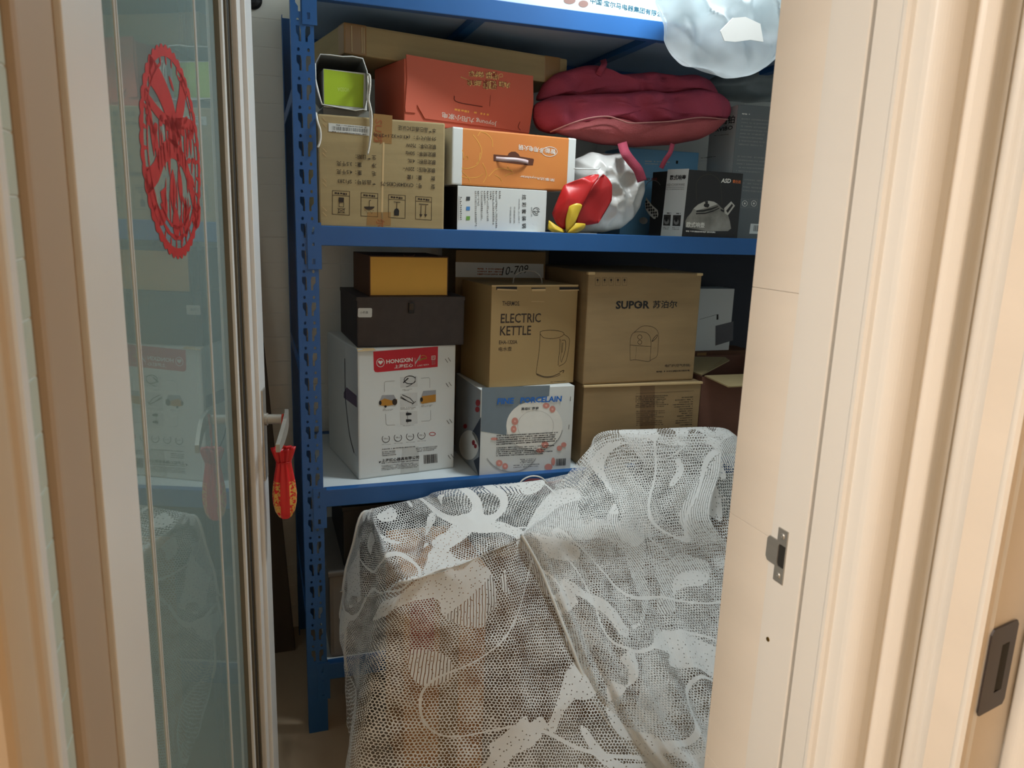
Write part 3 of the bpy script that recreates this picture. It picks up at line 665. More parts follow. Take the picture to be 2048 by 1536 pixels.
folded('red_flap', [(1186, 368, 1.972), (1206, 347, 1.996), (1218, 359, 1.990), (1224, 370, 1.986), (1224, 400, 1.986), (1196, 448, 1.990), (1146, 453, 1.990), (1158, 412, 1.982), (1198, 382, 1.984), (1196, 420, 1.992), (1180, 440, 1.984)],
       [(0, 1, 8), (1, 2, 8), (2, 3, 8), (3, 4, 9, 8), (4, 5, 9), (5, 10, 9), (5, 6, 10), (6, 7, 10), (7, 8, 9, 10), (7, 0, 8)], M_SATIN2)
folded('yellow_lining', [(1138, 412, 1.970), (1152, 406, 1.966), (1167, 408, 1.966), (1158, 424, 1.968), (1150, 446, 1.966), (1131, 467, 1.968), (1131, 440, 1.972), (1144, 428, 1.962)], [(0, 1, 7), (1, 2, 3, 7), (7, 3, 4), (7, 4, 5), (6, 7, 5), (0, 7, 6)], M_YSAT)
folded('yellow_lining', [(1150, 446, 1.968), (1170, 447, 1.982), (1169, 456, 1.984), (1150, 467, 1.972), (1131, 467, 1.968), (1152, 456, 1.962)], [(0, 1, 5), (1, 2, 5), (2, 3, 5), (3, 4, 5), (4, 0, 5)], M_YSAT)
folded('yellow_lining', [(1097, 440, 1.990), (1112, 452, 1.982), (1129, 462, 1.980), (1130, 467, 1.976), (1106, 464, 1.980), (1095, 458, 1.986), (1110, 459, 1.974)], [(0, 1, 6), (1, 2, 6), (2, 3, 6), (3, 4, 6), (4, 5, 6), (5, 0, 6)], M_YSAT)
tr = thing('metal_tray', 'thin metal tray edge lying under the red satin pouch', 'tray', (.74, 1.975, S2))
box('plate', (0, 0, 0), (.17, .12, .002), M_STEEL, tr, .0008); box('rim', (0, -.001, 0), (.17, .003, .004), M_STEEL, tr, .0008)

# --- black kettle box, seen corner on
B = Carton('kettle_box', 'black kettle gift box with a white stripe and steel kettle picture', 'box', 1.187, 1.975, S2, 5.8, .203, .176, .193, mat('black_gloss_board', (34, 33, 34), .35, var=.1), .0012)
z = Z(1260, 320, 7.877)
B.text('lettering', M_WHITEINK, 'ASD', z(1430, 358), z(1585, 366), 66/7.877, .03, 2, shear=.15); B.text('lettering', flat('orange_ink', (226, 120, 60)), '爱仕达', z(1612, 362), z(1742, 372), 50/7.877, .015, 2)
M_KP = mat('kettle_picture_grey', (150, 148, 140), .5, scale=(14, 14, 14), rgb2=(92, 90, 84)); M_KP2 = flat('kettle_picture_pale', (178, 176, 168)); M_KP3 = flat('kettle_picture_dark', (30, 29, 28))
B.quad('kettle_picture', M_KP, [z(*p) for p in [(870, 960), (900, 900), (960, 830), (1000, 760), (1070, 700), (1160, 655), (1240, 640), (1320, 655), (1390, 700), (1430, 745), (1500, 800), (1545, 880), (1570, 960), (1590, 1080), (1540, 1120), (1200, 1120), (870, 1060)]], 2)
B.quad('kettle_picture', M_KP2, [z(*p) for p in [(1000, 765), (1070, 705), (1160, 660), (1240, 645), (1320, 660), (1380, 695), (1250, 740), (1040, 795)]], 3)
B.quad('kettle_picture', M_KP3, [z(*p) for p in [(1040, 795), (1150, 785), (1280, 755), (1380, 725), (1385, 738), (1280, 785), (1150, 815), (1040, 820)]], 4)
B.quad('kettle_picture', M_KP3, [z(*p) for p in [(1035, 835), (1180, 830), (1320, 790), (1400, 750), (1405, 765), (1300, 815), (1180, 850), (1035, 855)]], 4)
B.quad('kettle_picture', M_KP3, [z(*p) for p in [(1165, 690), (1240, 690), (1245, 725), (1220, 748), (1170, 740), (1155, 715)]], 5); B.quad('kettle_picture', M_KP3, [z(*p) for p in [(1180, 650), (1222, 650), (1222, 695), (1180, 695)]], 5)
B.quad('kettle_picture', M_KP2, [z(*p) for p in [(1480, 760), (1590, 650), (1650, 720), (1540, 870), (1490, 840)]], 3); B.quad('kettle_picture', M_KP3, [z(*p) for p in [(1510, 800), (1600, 690), (1620, 715), (1535, 835)]], 4); B.quad('kettle_picture', M_KP3, [z(*p) for p in [(1420, 770), (1480, 790), (1475, 825), (1425, 800)]], 4)
B.arc('kettle_picture', flat('kettle_handle_print', (62, 58, 50)), z(1235, 430), 25, 26, 180, 360, 1.4, 1); B.line('kettle_picture', flat('kettle_handle_print', (62, 58, 50)), [z(1040, 430), z(1050, 640)], 1.2, 1); B.line('kettle_picture', flat('kettle_handle_print', (62, 58, 50)), [z(1432, 430), z(1450, 700)], 1.2, 1)
B.text('lettering', M_WHITEINK, '欧式响壶', z(880, 1060), z(1165, 1070), 84/7.877, .02, 6); B.fine('lettering', M_WHITEINK, z(875, 1105), z(1335, 1125), z(875, 1138), 1, .8, 6, ragged=0, ch=.0022)
zl = lambda x, y: z(x, y)
B.quad('stripe', M_WHITE, [zl(*p) for p in [(598, 148), (933, 136), (815, 1224), (482, 1205)]], 1, 'left')
B.text('lettering', M_BLACKINK, '欧式响壶', zl(630, 318), zl(880, 318), 80/7.877, .03, 2, 'left'); B.text('lettering', M_FINEGREY, 'ASD-COOKWARE', zl(578, 408), zl(862, 405), 34/7.877, 0, 2, 'left'); B.line('lettering', M_FINEGREY, [zl(572, 430), zl(855, 430)], .6, 2, 'left'); B.fine('lettering', M_GREYINK, zl(570, 452), zl(855, 452), zl(568, 470), 1, .7, 2, 'left', ragged=0)
for x0, x1, yy in ((535, 648, 862), (682, 808, 868)):
    B.quad('detail_picture', flat('detail_print', (52, 50, 48)), [zl(x0, yy), zl(x1, yy), zl(x1-14, yy+175), zl(x0-12, yy+170)], 2, 'left'); B.disc('detail_picture', M_GREYINK, zl((x0+x1)/2-12, yy+105), 5, 6, 3, 'left'); B.disc('detail_picture', M_KP3, zl((x0+x1)/2-12, yy+70), 3, 5, 4, 'left')
    B.fine('detail_picture', M_FINEGREY, zl(x0-15, yy+188), zl(x1-25, yy+190), zl(x0-18, yy+235), 2, .5, 2, 'left'); B.fine('detail_picture', M_BLACKINK, zl(x0+50, yy-35), zl(x1, yy-35), zl(x0+50, yy-12), 1, .9, 2, 'left', ragged=0)
B.text('lettering', M_GREYINK, 'ASD', zl(215, 325), zl(312, 325), 46/7.877, .03, 2, 'left', .15); B.text('lettering', flat('dull_red_ink', (150, 70, 64)), '爱仕达', zl(335, 322), zl(428, 318), 40/7.877, .015, 2, 'left')
B.quad('strainer_picture', M_KP2, [zl(*p) for p in [(258, 585), (300, 650), (360, 720), (440, 790), (450, 860), (430, 920), (380, 930), (300, 860), (250, 780), (240, 700)]], 2, 'left')
for i in range(5):
    for j in range(3): B.disc('strainer_picture', M_KP3, zl(262+i*38+j*4, 690+i*42+j*44-30), 2.0, 2.6, 3, 'left', 8)
B.disc('strainer_picture', M_GREYINK, zl(215, 955), 8.5, 7, 2, 'left'); B.arc('strainer_picture', M_GREYINK, zl(370, 470), 16, 19, 200, 330, 1.2, 2, face='left')
B.done()

# --- tall grey box behind it, white side
B = Carton('smart_device_box', 'tall slate grey box with a white printed side, behind the black kettle box', 'box', 1.42, 2.10, S2, -9, .26, .20, .405, mat('slate_board', (96, 102, 104), .5, var=.06), .0015)
B.quad('side_panel', M_WHITE, [(-.0, .001), (-.2, .001), (-.2, .404), (-.0, .404)], 1, 'left', uv=True)
z = Z(1340, 180, 4.957)
for yb2, rws, x in ((268, 8, 712), (640, 5, 672), (870, 4, 735)): B.fine('fine_print', M_GREYINK, z(x, yb2), z(1040, yb2+25), z(x-rws*4.2, yb2+rws*36), rws, .42, 1, ragged=.45, ch=.0035, seed=rws)
B.fine('fine_print', M_WHITEINK, z(715, 228), z(790, 234), z(715, 246), 1, .8, 1, ragged=0)
for x in (705, 795, 893):
    B.line('icon', M_GREYINK, [z(x, 1080), z(x+75, 1084), z(x+70, 1170), z(x-5, 1166)], .8, 1, closed=True)
    B.arc('icon', M_WHITEINK, z(x+36, 1125), 5, 5.6, 0, 360, 1, 1); B.disc('icon', M_WHITEINK, z(x+36, 1125), 1.8, 2, 1)
B.quad('barcode_label', M_WHITE, [z(800, 1325), z(1000, 1332), z(985, 1430), z(785, 1424)], 1); B.barcode('barcode', z(830, 1340), z(985, 1346), z(822, 1400), 24, M_FINEGREY)
B.text('lettering', M_BLACKINK, '欧瑞铂', z(425, 352), z(640, 332), 74/4.957, .012, 2, 'left'); B.text('lettering', M_BLACKINK, 'ORVIBO', z(405, 422), z(622, 392), 38/4.957, .02, 2, 'left'); B.line('lettering', M_BLACKINK, [z(530, 352), z(638, 346)], .5, 2, 'left')
B.fine('lettering', M_GREYINK, z(440, 445), z(590, 430), z(440, 462), 1, .5, 2, 'left'); B.fine('lettering', M_FINEGREY, z(310, 668), z(455, 652), z(308, 682), 1, .6, 2, 'left', ragged=0)
B.done()
# --- light blue box behind
B = Carton('light_blue_box', 'light blue box standing behind the black kettle box', 'box', 1.135, 2.285, S2, 0, .275, .15, .275, mat('light_blue_board', (120, 182, 226), .5, var=.08), .002)
B.quad('print', M_BLACKINK, [(.19, .235), (.198, .235), (.198, .245), (.19, .245)], 1, uv=True); B.fine('print', M_WHITEINK, (1290, 320), (1340, 322), (1290, 330), 2, .4); B.done()
# --- grey crumpled plastic bag
M_GPL = mat('grey_plastic_film', (132, 142, 144), .3, var=.25, scale=(10, 10, 10), bump=.6, bscale=18)
gp = thing('plastic_bag', 'grey crumpled plastic bag lying on top of the tall grey box', 'bag', (0, 0, 0))
pillow('bag_film', [(1405, 175), (1420, 158), (1470, 135), (1540, 120), (1640, 130), (1660, 165), (1640, 200), (1560, 204), (1500, 203), (1465, 202), (1440, 196)], 2.34, .16, M_GPL, gp, .02, 12, 12, ridge=True)
tube('twist', [tuple(ony(1640, 165, 2.34)+np.array([.01*i, .01*i, .004*i])) for i in range(5)], .006, M_GPL, gp)

# ================================================================== MIDDLE SHELF
# --- white vacuum-cleaner carton
B = Carton('cleaner_carton', 'white steam cleaner carton with a red logo band and staples', 'carton', .246, 2.03, S3, 8.8, .289, .34, .372, M_WHITE, .005)
z = Z(680, 680, 5.296)
M_BAND = flat('red_band_print', (186, 30, 44), .45)
B.quad('logo_band', M_BAND, [z(*p) for p in [(352, 122), (1038, 68), (1034, 284), (395, 342), (372, 338), (358, 318)]], 1)
B.text('lettering', M_WHITEINK, 'HONGXIN', z(490, 252), z(770, 228), 46/5.296, .03, 2); B.text('lettering', M_WHITEINK, '上海红心', z(575, 302), z(772, 284), 42/5.296, .02, 2)
B.arc('logo', M_WHITEINK, z(428, 240), 7.6, 8.4, 0, 360, 1.3, 2, 26)
B.quad('logo', M_WHITEINK, [z(428+26*(16*math.sin(t)**3)/16, 236-26*(13*math.cos(t)-5*math.cos(2*t)-2*math.cos(3*t)-math.cos(4*t))/16) for t in [math.tau*i/24 for i in range(24)]], 2)
for k in range(4): B.curve('logo', M_WHITEINK, [z(800, 235+k*5), z(825, 200-k*6+k*10), z(850, 158+k*16)], 1.2, 2)
B.curve('logo', flat('gold_print', (206, 160, 70)), [z(840, 215), z(875, 200), z(905, 195)], 3.0, 2); B.arc('logo', flat('gold_print', (206, 160, 70)), z(880, 190), 7, 5, 200, 380, 1, 2); B.line('logo', M_WHITEINK, [z(792, 190), z(795, 280)], .6, 2)
B.text('lettering', M_WHITEINK, '上海红 电热水', z(815, 282), z(942, 266), 18/5.296, 0, 2); B.line('logo', M_WHITEINK, [z(970, 170), z(1008, 167), z(1006, 205), z(970, 208)], .9, 2, closed=True); B.fine('logo', M_WHITEINK, z(975, 176), z(1004, 174), z(975, 203), 3, .5, 2, ragged=0); B.fine('logo', M_GREYINK, z(970, 215), z(1010, 212), z(970, 265), 4, .5, 2)
M_PALE = flat('pale_panel_print', (196, 198, 196), .5)
for y0, y1 in ((385, 500), (560, 700), (755, 890)): B.quad('picture_panel', M_PALE, [z(635, y0+8), z(818, y0-4), z(822, y1-8), z(640, y1+8)], 1)
B.arc('hose_picture', M_BLACKINK, z(740, 422), 11.5, 8, 20, 330, 1.6, 2); B.curve('hose_picture', M_BLACKINK, [z(800, 390), z(790, 440), z(740, 480), z(700, 495)], 1.1, 2); B.line('hose_picture', M_BLACKINK, [z(672, 450), z(720, 405)], 2.6, 2)
for q in ([(645, 600), (720, 650), (770, 670)], [(660, 580), (740, 615), (780, 660)], [(640, 612), (700, 640)], [(765, 680), (800, 650)]): B.line('tube_picture', M_BLACKINK, [z(*p) for p in q], 1.5, 2)
for yy in (785, 855): B.quad('nozzle_picture', M_BLACKINK, [z(698, yy-15), z(728, yy-16), z(756, yy-12), z(758, yy+6), z(728, yy+12), z(698, yy+14)], 2)
B.line('nozzle_picture', M_FINEGREY, [z(713, 755), z(715, 880)], 1, 2)
M_VAC = flat('ochre_print', (176, 124, 44)); M_VACG = flat('grey_print', (150, 152, 156))
B.quad('cleaner_picture', M_VACG, [z(*p) for p in [(420, 640), (445, 585), (570, 580), (600, 640)]], 2); B.quad('cleaner_picture', M_VAC, [z(*p) for p in [(415, 650), (470, 618), (545, 640), (605, 625), (600, 680), (480, 700), (420, 690)]], 3); B.disc('cleaner_picture', M_INK, z(578, 655), 5, 6.5, 4); B.disc('cleaner_picture', M_BLACKINK, z(425, 665), 2.6, 4.5, 4); B.disc('cleaner_picture', M_BLACKINK, z(480, 703), 2.4, 2.4, 4)
B.quad('cleaner_picture', M_VACG, [z(*p) for p in [(850, 640), (880, 540), (1015, 530), (1014, 655), (852, 672)]], 2); B.quad('cleaner_picture', M_VAC, [z(*p) for p in [(852, 660), (870, 595), (1014, 575), (1013, 650), (870, 675)]], 3); B.disc('cleaner_picture', M_BLACKINK, z(862, 630), 2.8, 4.6, 4)
for a, b, c in (((452, 732), (566, 728), (452, 752)), ((660, 520), (765, 512), (660, 542)), ((640, 712), (805, 705), (640, 742)), ((860, 690), (985, 680), (862, 712)), ((665, 900), (788, 895), (665, 914))): B.fine('fine_print', M_GREYINK, z(*a), z(*b), z(*c), 2, .5, 2)
for c in ([(578, 432), (480, 440), (468, 455), (470, 550)], [(858, 405), (940, 398), (950, 412), (950, 505)], [(482, 785), (488, 890), (505, 902), (580, 900)], [(960, 745), (962, 840), (945, 855), (862, 860)]): B.line('connector_line', M_GREYINK, [z(*p) for p in c], .7, 1)
for i, x in enumerate((485, 613, 742, 862)):
    yy = 1045-i*12; B.arc('medal_print', M_FINEGREY, z(x, yy), 7.4, 7.6, -40, 220, 1.5, 1); B.fine('medal_print', M_FINEGREY, z(x-22, yy-8), z(x+22, yy-10), z(x-22, yy+10), 2, .6, 1, ragged=0); B.fine('medal_print', M_FINEGREY, z(x-42, yy+58), z(x+50, yy+54), z(x-42, yy+66), 1, .5, 1, ragged=.1)
B.arc('red_oval', M_BAND, z(978, 995), 6, 3.2, 0, 360, 1.4, 1)
for a, b, c, r in (((445, 1148), (895, 1108), (445, 1170), 1), ((445, 1178), (595, 1165), (445, 1235), 3), ((805, 1140), (1045, 1115), (805, 1190), 3), ((440, 1325), (835, 1290), (440, 1385), 4)): B.fine('fine_print', M_FINEGREY, z(*a), z(*b), z(*c), r, .55, 2, ragged=.3, ch=.0022, seed=r+5)
B.text('lettering', M_BLACKINK, '上海红心器具有限公司', z(440, 1296), z(836, 1258), 40/5.296, .022, 2); B.fine('fine_print', M_BLACKINK, z(440, 1300), z(830, 1268), z(440, 1312), 1, .8, 2, ragged=0); B.quad('logo', M_BLACKINK, [z(408, 1290), z(436, 1280), z(422, 1306)], 2)
B.barcode('barcode', z(885, 1218), z(1030, 1204), z(888, 1312), 26)
B.quad('clear_tape', flat('tape_sheen', (190, 192, 188), .25), [z(660, 1140), z(830, 1128), z(838, 1395), z(640, 1412)], 1)
for yy, xx in ((190, 1128), (448, 1136), (840, 1144), (1210, 1158)):
    for dx in (0, 30): B.line('staple', M_INK, [z(xx+dx-14, yy+10-dx*.4), z(xx+dx+12, yy+48-dx*.4)], 1.1, 2)
M_MAUVE = flat('mauve_print', (108, 96, 116))
B.quad('hose_print', M_MAUVE, [z(40, 560), z(70, 500), z(178, 590), z(180, 715), z(40, 610)], 1, 'left'); B.curve('hose_print', flat('dark_tube_print', (54, 48, 60)), [z(52, 200), z(55, 420), z(62, 650), z(95, 950), z(120, 1080), z(150, 1190)], 4, 2, 'left')
mesh('torn_flap', [(.0, -.004, .366), (.05, -.006, .368), (.045, .0, .3735), (.0, .01, .3735)], [(0, 1, 2, 3)], M_CARDIN, B.o)
B.done()
# --- dark case with latch
B = Carton('storage_case', 'dark brown storage case with a small white label and latch, on the white carton', 'case', .248, 2.052, 1.1015, 2.5, .305, .30, .1375, M_DARKCASE, .004)
z = Z(580, 480, 2.954)
box('lid_lip', (-.001, -.001, .128), (.306, .301, .1385), M_DARKCASE, B.o, .001)
B.quad('paper_label', M_WHITE, [z(402, 406), z(408, 402), z(480, 402), z(485, 408), z(484, 452), z(478, 457), z(406, 457), z(400, 450)], 1); B.text('handwriting', M_BLACKINK, '小药盒', z(413, 436), z(462, 434), 5, 0, 2)
lu, lv = B.uv(*z(715, 398)); box('latch', (lu-.008, -.006, lv-.016), (lu+.008, 0, lv+.014), M_BLACK, B.o, .002); box('latch_clasp', (lu-.006, -.009, lv-.006), (lu+.006, -.006, lv+.012), mat('dark_brass', (70, 62, 54), .4, .6), B.o, .001)
B.done()
# --- yellow fronted box
B = Carton('yellow_box', 'brown box with a plain yellow front on top of the dark case', 'box', .286, 2.078, 1.2395, 3.5, .224, .24, .110, M_BROWN, .0015)
B.quad('front_panel', M_YEL, [(.003, .003), (.221, .003), (.221, .107), (.003, .107)], 1, uv=True)
B.arc('thumb_notch', M_BROWN, (818, 509), 11, 4, 0, 180, 1.0, 2)
B.done()
# --- porcelain box
B = Carton('porcelain_box', 'white and grey-blue porcelain box printed with plates and red flowers', 'box', .584, 1.985, S3, 1.9, .291, .25, .2557, M_WHITE, .0012)
z = Z(910, 740, 6.4)
M_SLATE = flat('slate_print', (112, 126, 136)); M_PLATE = flat('plate_print', (226, 226, 220)); M_ROSE = flat('rose_print', (206, 140, 128)); M_DROSE = flat('deep_rose_print', (150, 40, 48)); M_NAVY = flat('navy_print', (44, 54, 70)); M_FBLUE = flat('blue_title_print', (30, 104, 190))
B.quad('background_print', M_SLATE, [z(345, 225), z(1215, 195), z(1205, 330), z(1000, 400), z(820, 440), z(720, 570), z(670, 700), z(655, 835), z(330, 785)], 1)
B.quad('plate_picture', M_PLATE, [z(1015+360*math.cos(a), 715+315*math.sin(a)) for a in [math.tau*i/40 for i in range(40)]], 2); B.arc('plate_picture', M_GREYINK, z(1030, 715), 36, 31, 0, 360, .35, 3, 40); B.arc('plate_picture', flat('plate_shadow_print', (168, 172, 172)), z(1015, 715), 56.5, 49.5, 10, 100, 2.2, 3, 26)
B.arc('plate_picture', flat('plate_shadow_print', (168, 172, 172)), z(720, 960), 56, 54, 30, 150, 2.6, 2, 26)
for x, y, rx, ry in ((765, 655, 42, 48), (750, 755, 36, 46), (1165, 455, 44, 36), (1245, 500, 38, 44), (565, 1190, 42, 40), (640, 1230, 36, 40), (1150, 955, 46, 44), (1085, 1030, 50, 28), (1390, 955, 34, 32), (1335, 1000, 34, 34), (1195, 1240, 50, 42), (1255, 1170, 24, 52), (500, 880, 44, 18)): B.disc('flower_print', M_ROSE, z(x, y), rx/6.4, ry/6.4, 4)
for x, y in ((765, 655), (750, 755), (1165, 455), (1245, 500), (565, 1190), (640, 1230), (1150, 955)): B.disc('flower_print', flat('pale_rose_print', (226, 176, 164)), z(x, y), 2.2, 2.2, 5)
B.text('lettering', M_FBLUE, 'FINE', z(535, 438), z(752, 428), 82/6.4, .03, 6, shear=.1); B.text('lettering', M_FBLUE, 'PORCELAIN', z(832, 424), z(1362, 402), 82/6.4, .03, 6, shear=.05); B.text('lettering', M_BLACKINK, '高级硬质瓷', z(845, 515), z(1068, 505), 42/6.4, .02, 6)
B.fine('fine_print', M_BLACKINK, z(530, 828), z(1315, 785), z(528, 965), 5, .6, 6, ragged=.06, ch=.0028); B.fine('fine_print', M_BLACKINK, z(530, 985), z(1305, 950), z(525, 1110), 5, .6, 6, ragged=.25, ch=.0028, seed=4); B.fine('fine_print', M_FINEGREY, z(830, 1135), z(1000, 1128), z(835, 1195), 3, .6, 6, ragged=.1); B.fine('fine_print', M_FINEGREY, z(745, 1208), z(1075, 1190), z(748, 1258), 2, .4, 6, ragged=.1)
B.barcode('barcode', z(1290, 1135), z(1418, 1128), z(1286, 1225), 20, layer=6)
for p, q in (((1478, 340), (1474, 395)), ((1458, 700), (1455, 755))): B.line('staple', M_INK, [z(*p), z(*q)], 1.1, 3)
B.quad('background_print', M_NAVY, [z(335, 600), z(220, 800), z(310, 990), z(310, 1110), z(240, 1160), z(300, 1340), z(312, 1360)], 2, 'left'); B.quad('background_print', flat('grey_side_print', (150, 156, 160)), [(-.0, .254), (-.249, .254), (-.249, .001), (-.0, .001)], 1, 'left', uv=True)
for x, y, rx, ry in ((297, 420, 30, 42), (290, 505, 28, 36), (240, 930, 20, 34), (265, 975, 18, 28), (135, 720, 24, 30)): B.disc('flower_print', M_DROSE, z(x, y), rx/6.4, ry/6.4, 3, 'left')
B.quad('plate_picture', M_PLATE, [z(180+126*math.cos(a), 960+190*math.sin(a)) for a in [math.tau*i/28 for i in range(28)]], 2, 'left')
B.done()
# --- kettle carton (brown)
B = Carton('electric_kettle_carton', 'brown electric kettle carton with a line drawing, on the porcelain box', 'carton', .612, 2.0, .9852, 7.3, .278, .22, .292, M_KETTLE, .002)
z = Z(880, 490, 3.072)
M_KINK = flat('kettle_ink', (50, 38, 30))
B.text('lettering', M_KINK, 'THERMOS.', z(382, 373), z(490, 373), 29/3.072, .015, 1); B.text('lettering', M_KINK, 'ELECTRIC', z(372, 480), z(618, 475), 60/3.072, .012, 1); B.text('lettering', M_KINK, 'KETTLE', z(368, 556), z(558, 552), 60/3.072, .012, 1)
B.text('lettering', M_KINK, 'EHA-1320A', z(362, 610), z(474, 607), 25/3.072, .01, 1); B.text('lettering', M_KINK, '电水壶', z(360, 653), z(440, 650), 27/3.072, .004, 1); B.fine('lettering', M_KINK, z(678, 840), z(775, 834), z(678, 845), 1, .8, 1, ragged=0)
D = lambda pts, wd=.9: B.curve('kettle_drawing', M_KINK, [z(*p) for p in pts], wd, 1)
D([(615, 545), (620, 530), (680, 523), (740, 530), (762, 545), (740, 565), (690, 575), (640, 570), (622, 555), (615, 545)]); D([(615, 545), (612, 620), (604, 690), (595, 750), (590, 785)]); D([(590, 785), (600, 800), (650, 815), (710, 808), (740, 795)]); D([(595, 792), (640, 808), (690, 806), (735, 788)], 1.4)
D([(760, 548), (790, 570), (795, 600), (780, 690), (765, 725), (730, 745)]); D([(735, 575), (735, 640), (728, 700), (726, 740)]); D([(750, 585), (770, 590), (768, 650), (745, 720)], 1.1); D([(742, 580), (745, 640), (740, 715)], .7); D([(735, 780), (760, 770), (755, 785)], 1.4); D([(755, 600), (750, 660)], 1.2)
M_SLOT = flat('slot_dark', (30, 24, 20))
for q in ([(345, 252), (473, 256), (473, 281), (345, 275)], [(733, 258), (856, 258), (856, 280), (733, 282)], [(560, 262), (648, 262), (650, 270), (562, 272)]): B.quad('lid_slot', M_SLOT, [z(*p) for p in q], 1)
for q in ([(352, 268), (473, 273), (473, 281), (350, 277)], [(733, 275), (853, 273), (853, 280), (733, 282)], [(563, 270), (648, 268), (648, 283), (565, 283)]): B.quad('lid_edge', M_CARDIN, [z(*p) for p in q], 2)
B.line('tab_crease', M_CARDIN, [z(562, 346), z(640, 348)], .8, 1)
box('lid_rim', (0, -.0008, .2895), (.278, .003, .2935), M_CARDIN, B.o, .0005)
P0, P1 = ony(1025, 560, 2.09), ony(1083, 560, 2.09)
c, s_ = math.cos(-B.yaw), math.sin(-B.yaw)
def loc(P): d = np.array(P)-np.array([B.x, B.y, B.z]); return (c*d[0]-s_*d[1], s_*d[0]+c*d[1], d[2])
hp_ = [loc(ony(px, py, 2.09)) for px, py in spline([(1026, 561), (1030, 552), (1042, 544), (1058, 541), (1072, 545), (1081, 554), (1084, 562)], 24)]
hp_[0] = (hp_[0][0], hp_[0][1], .292); hp_[-1] = (hp_[-1][0], hp_[-1][1], .292)
tube('carry_loop', hp_, .0022, mat('clear_strap', (150, 148, 142), .3), B.o, 7)
B.done()
# --- carton at the back with handwriting
pb = ony(911, 560, 2.30)
B = Carton('back_carton', 'dark kraft carton with white tape and handwritten numbers behind the kettle carton', 'carton', pb[0], 2.30, S3, 0, .30, .19, .632, M_CARD2, .003)
B.quad('white_tape', M_WHITE, [(911, 524), (1087, 528), (1087, 556), (911, 554)], 1); B.text('handwriting', M_BLACKINK, '10-709', (1003, 551), (1057, 546), 17, 0, 3, shear=.3)
B.fine('stamp_print', M_REDINK, (955, 535), (1004, 536), (955, 551), 3, .6, 2, ragged=0, ch=.004)
B.done()
# --- air fryer carton and the carton under it
B = Carton('lower_carton', 'plain kraft carton with tape and faded print under the air fryer carton', 'carton', .908, 2.0, S3, -1.5, .397, .37, .2545, M_CARD2, .004)
z = Z(1150, 760, 7.585)
B.fine('fine_print', M_INK, z(920, 235), z(1415, 222), z(920, 425), 7, .45, 2, ragged=.15, ch=.004); B.fine('fine_print', M_INK, z(930, 460), z(1410, 450), z(930, 700), 8, .35, 2, ragged=.5, ch=.004, seed=8); B.fine('fine_print', M_INK, z(1790, 240), z(1480, 255), z(1770, 690), 13, .4, 2, ragged=.5, ch=.004, seed=2); B.line('fine_print', M_INK, [z(925, 205), z(1800, 165)], .5, 2)
B.quad('tape', mat('dark_tape', (118, 92, 62), .3), [z(985, 70), z(1210, 62), z(1210, 1000), z(985, 1000)], 1)
box('top_edge_flap', (-.002, -.004, .247), (.40, .01, .2543), M_CARDIN, B.o, .002)
B.done()
B = Carton('air_fryer_carton', 'kraft air fryer carton with black brand lettering and a line drawing', 'carton', .903, 2.0, .9842, 2.0, .386, .36, .334, M_CARD2, .006)
z = Z(1160, 540, 6.4)
B.text('lettering', M_BLACKINK, 'SUPOR', z(455, 500), z(888, 495), 108/6.4, .035, 1); B.text('lettering', M_BLACKINK, '苏泊尔', z(930, 492), z(1240, 488), 105/6.4, .02, 1); B.disc('lettering', M_BLACKINK, z(762, 445), 2, 2.2, 1)
B.text('lettering', M_INK, '电烤炉(空气炸锅)', z(1085, 1250), z(1408, 1240), 46/6.4, .01, 1); B.fine('lettering', M_INK, z(978, 1290), z(1405, 1272), z(978, 1318), 1, .75, 1, ragged=0, ch=.004)
D = lambda pts, wd=.8: B.curve('fryer_drawing', M_INK, [z(*p) for p in pts], wd, 1)
D([(640, 1150), (640, 960), (650, 860), (690, 800), (780, 790), (860, 810), (900, 870), (908, 980), (895, 1160)]); D([(690, 800), (760, 740), (820, 715), (920, 725), (985, 770), (1005, 840), (1000, 960), (985, 1100), (920, 1145)]); D([(640, 1155), (720, 1150), (870, 1170), (915, 1145)]); D([(645, 960), (760, 970), (908, 978)]); D([(720, 985), (715, 1080), (705, 1150)], .4); D([(920, 915), (945, 870), (985, 830), (985, 855), (945, 900), (920, 915)], 1.2)
for yy, r in ((858, 28), (925, 26)): B.arc('fryer_drawing', M_INK, z(765, yy), r/6.4, r/6.4, 0, 360, .9, 1)
for i, x in enumerate((195, 285, 368, 455, 540)):
    B.line('handling_icon', M_INK, [z(x, 98), z(x+60, 98), z(x+60, 198), z(x, 198)], .4, 1, closed=True); B.disc('handling_icon', M_INK, z(x+30, 128), 2.0, 2.6, 1, n=8); B.line('handling_icon', M_INK, [z(x+30, 130), z(x+30, 165)], .8, 1)
for u in (.004, .372): box('dented_corner', (u-.006, -.003, .326), (u+.016, .012, .3345), M_CARDIN, B.o, .003)
B.done()
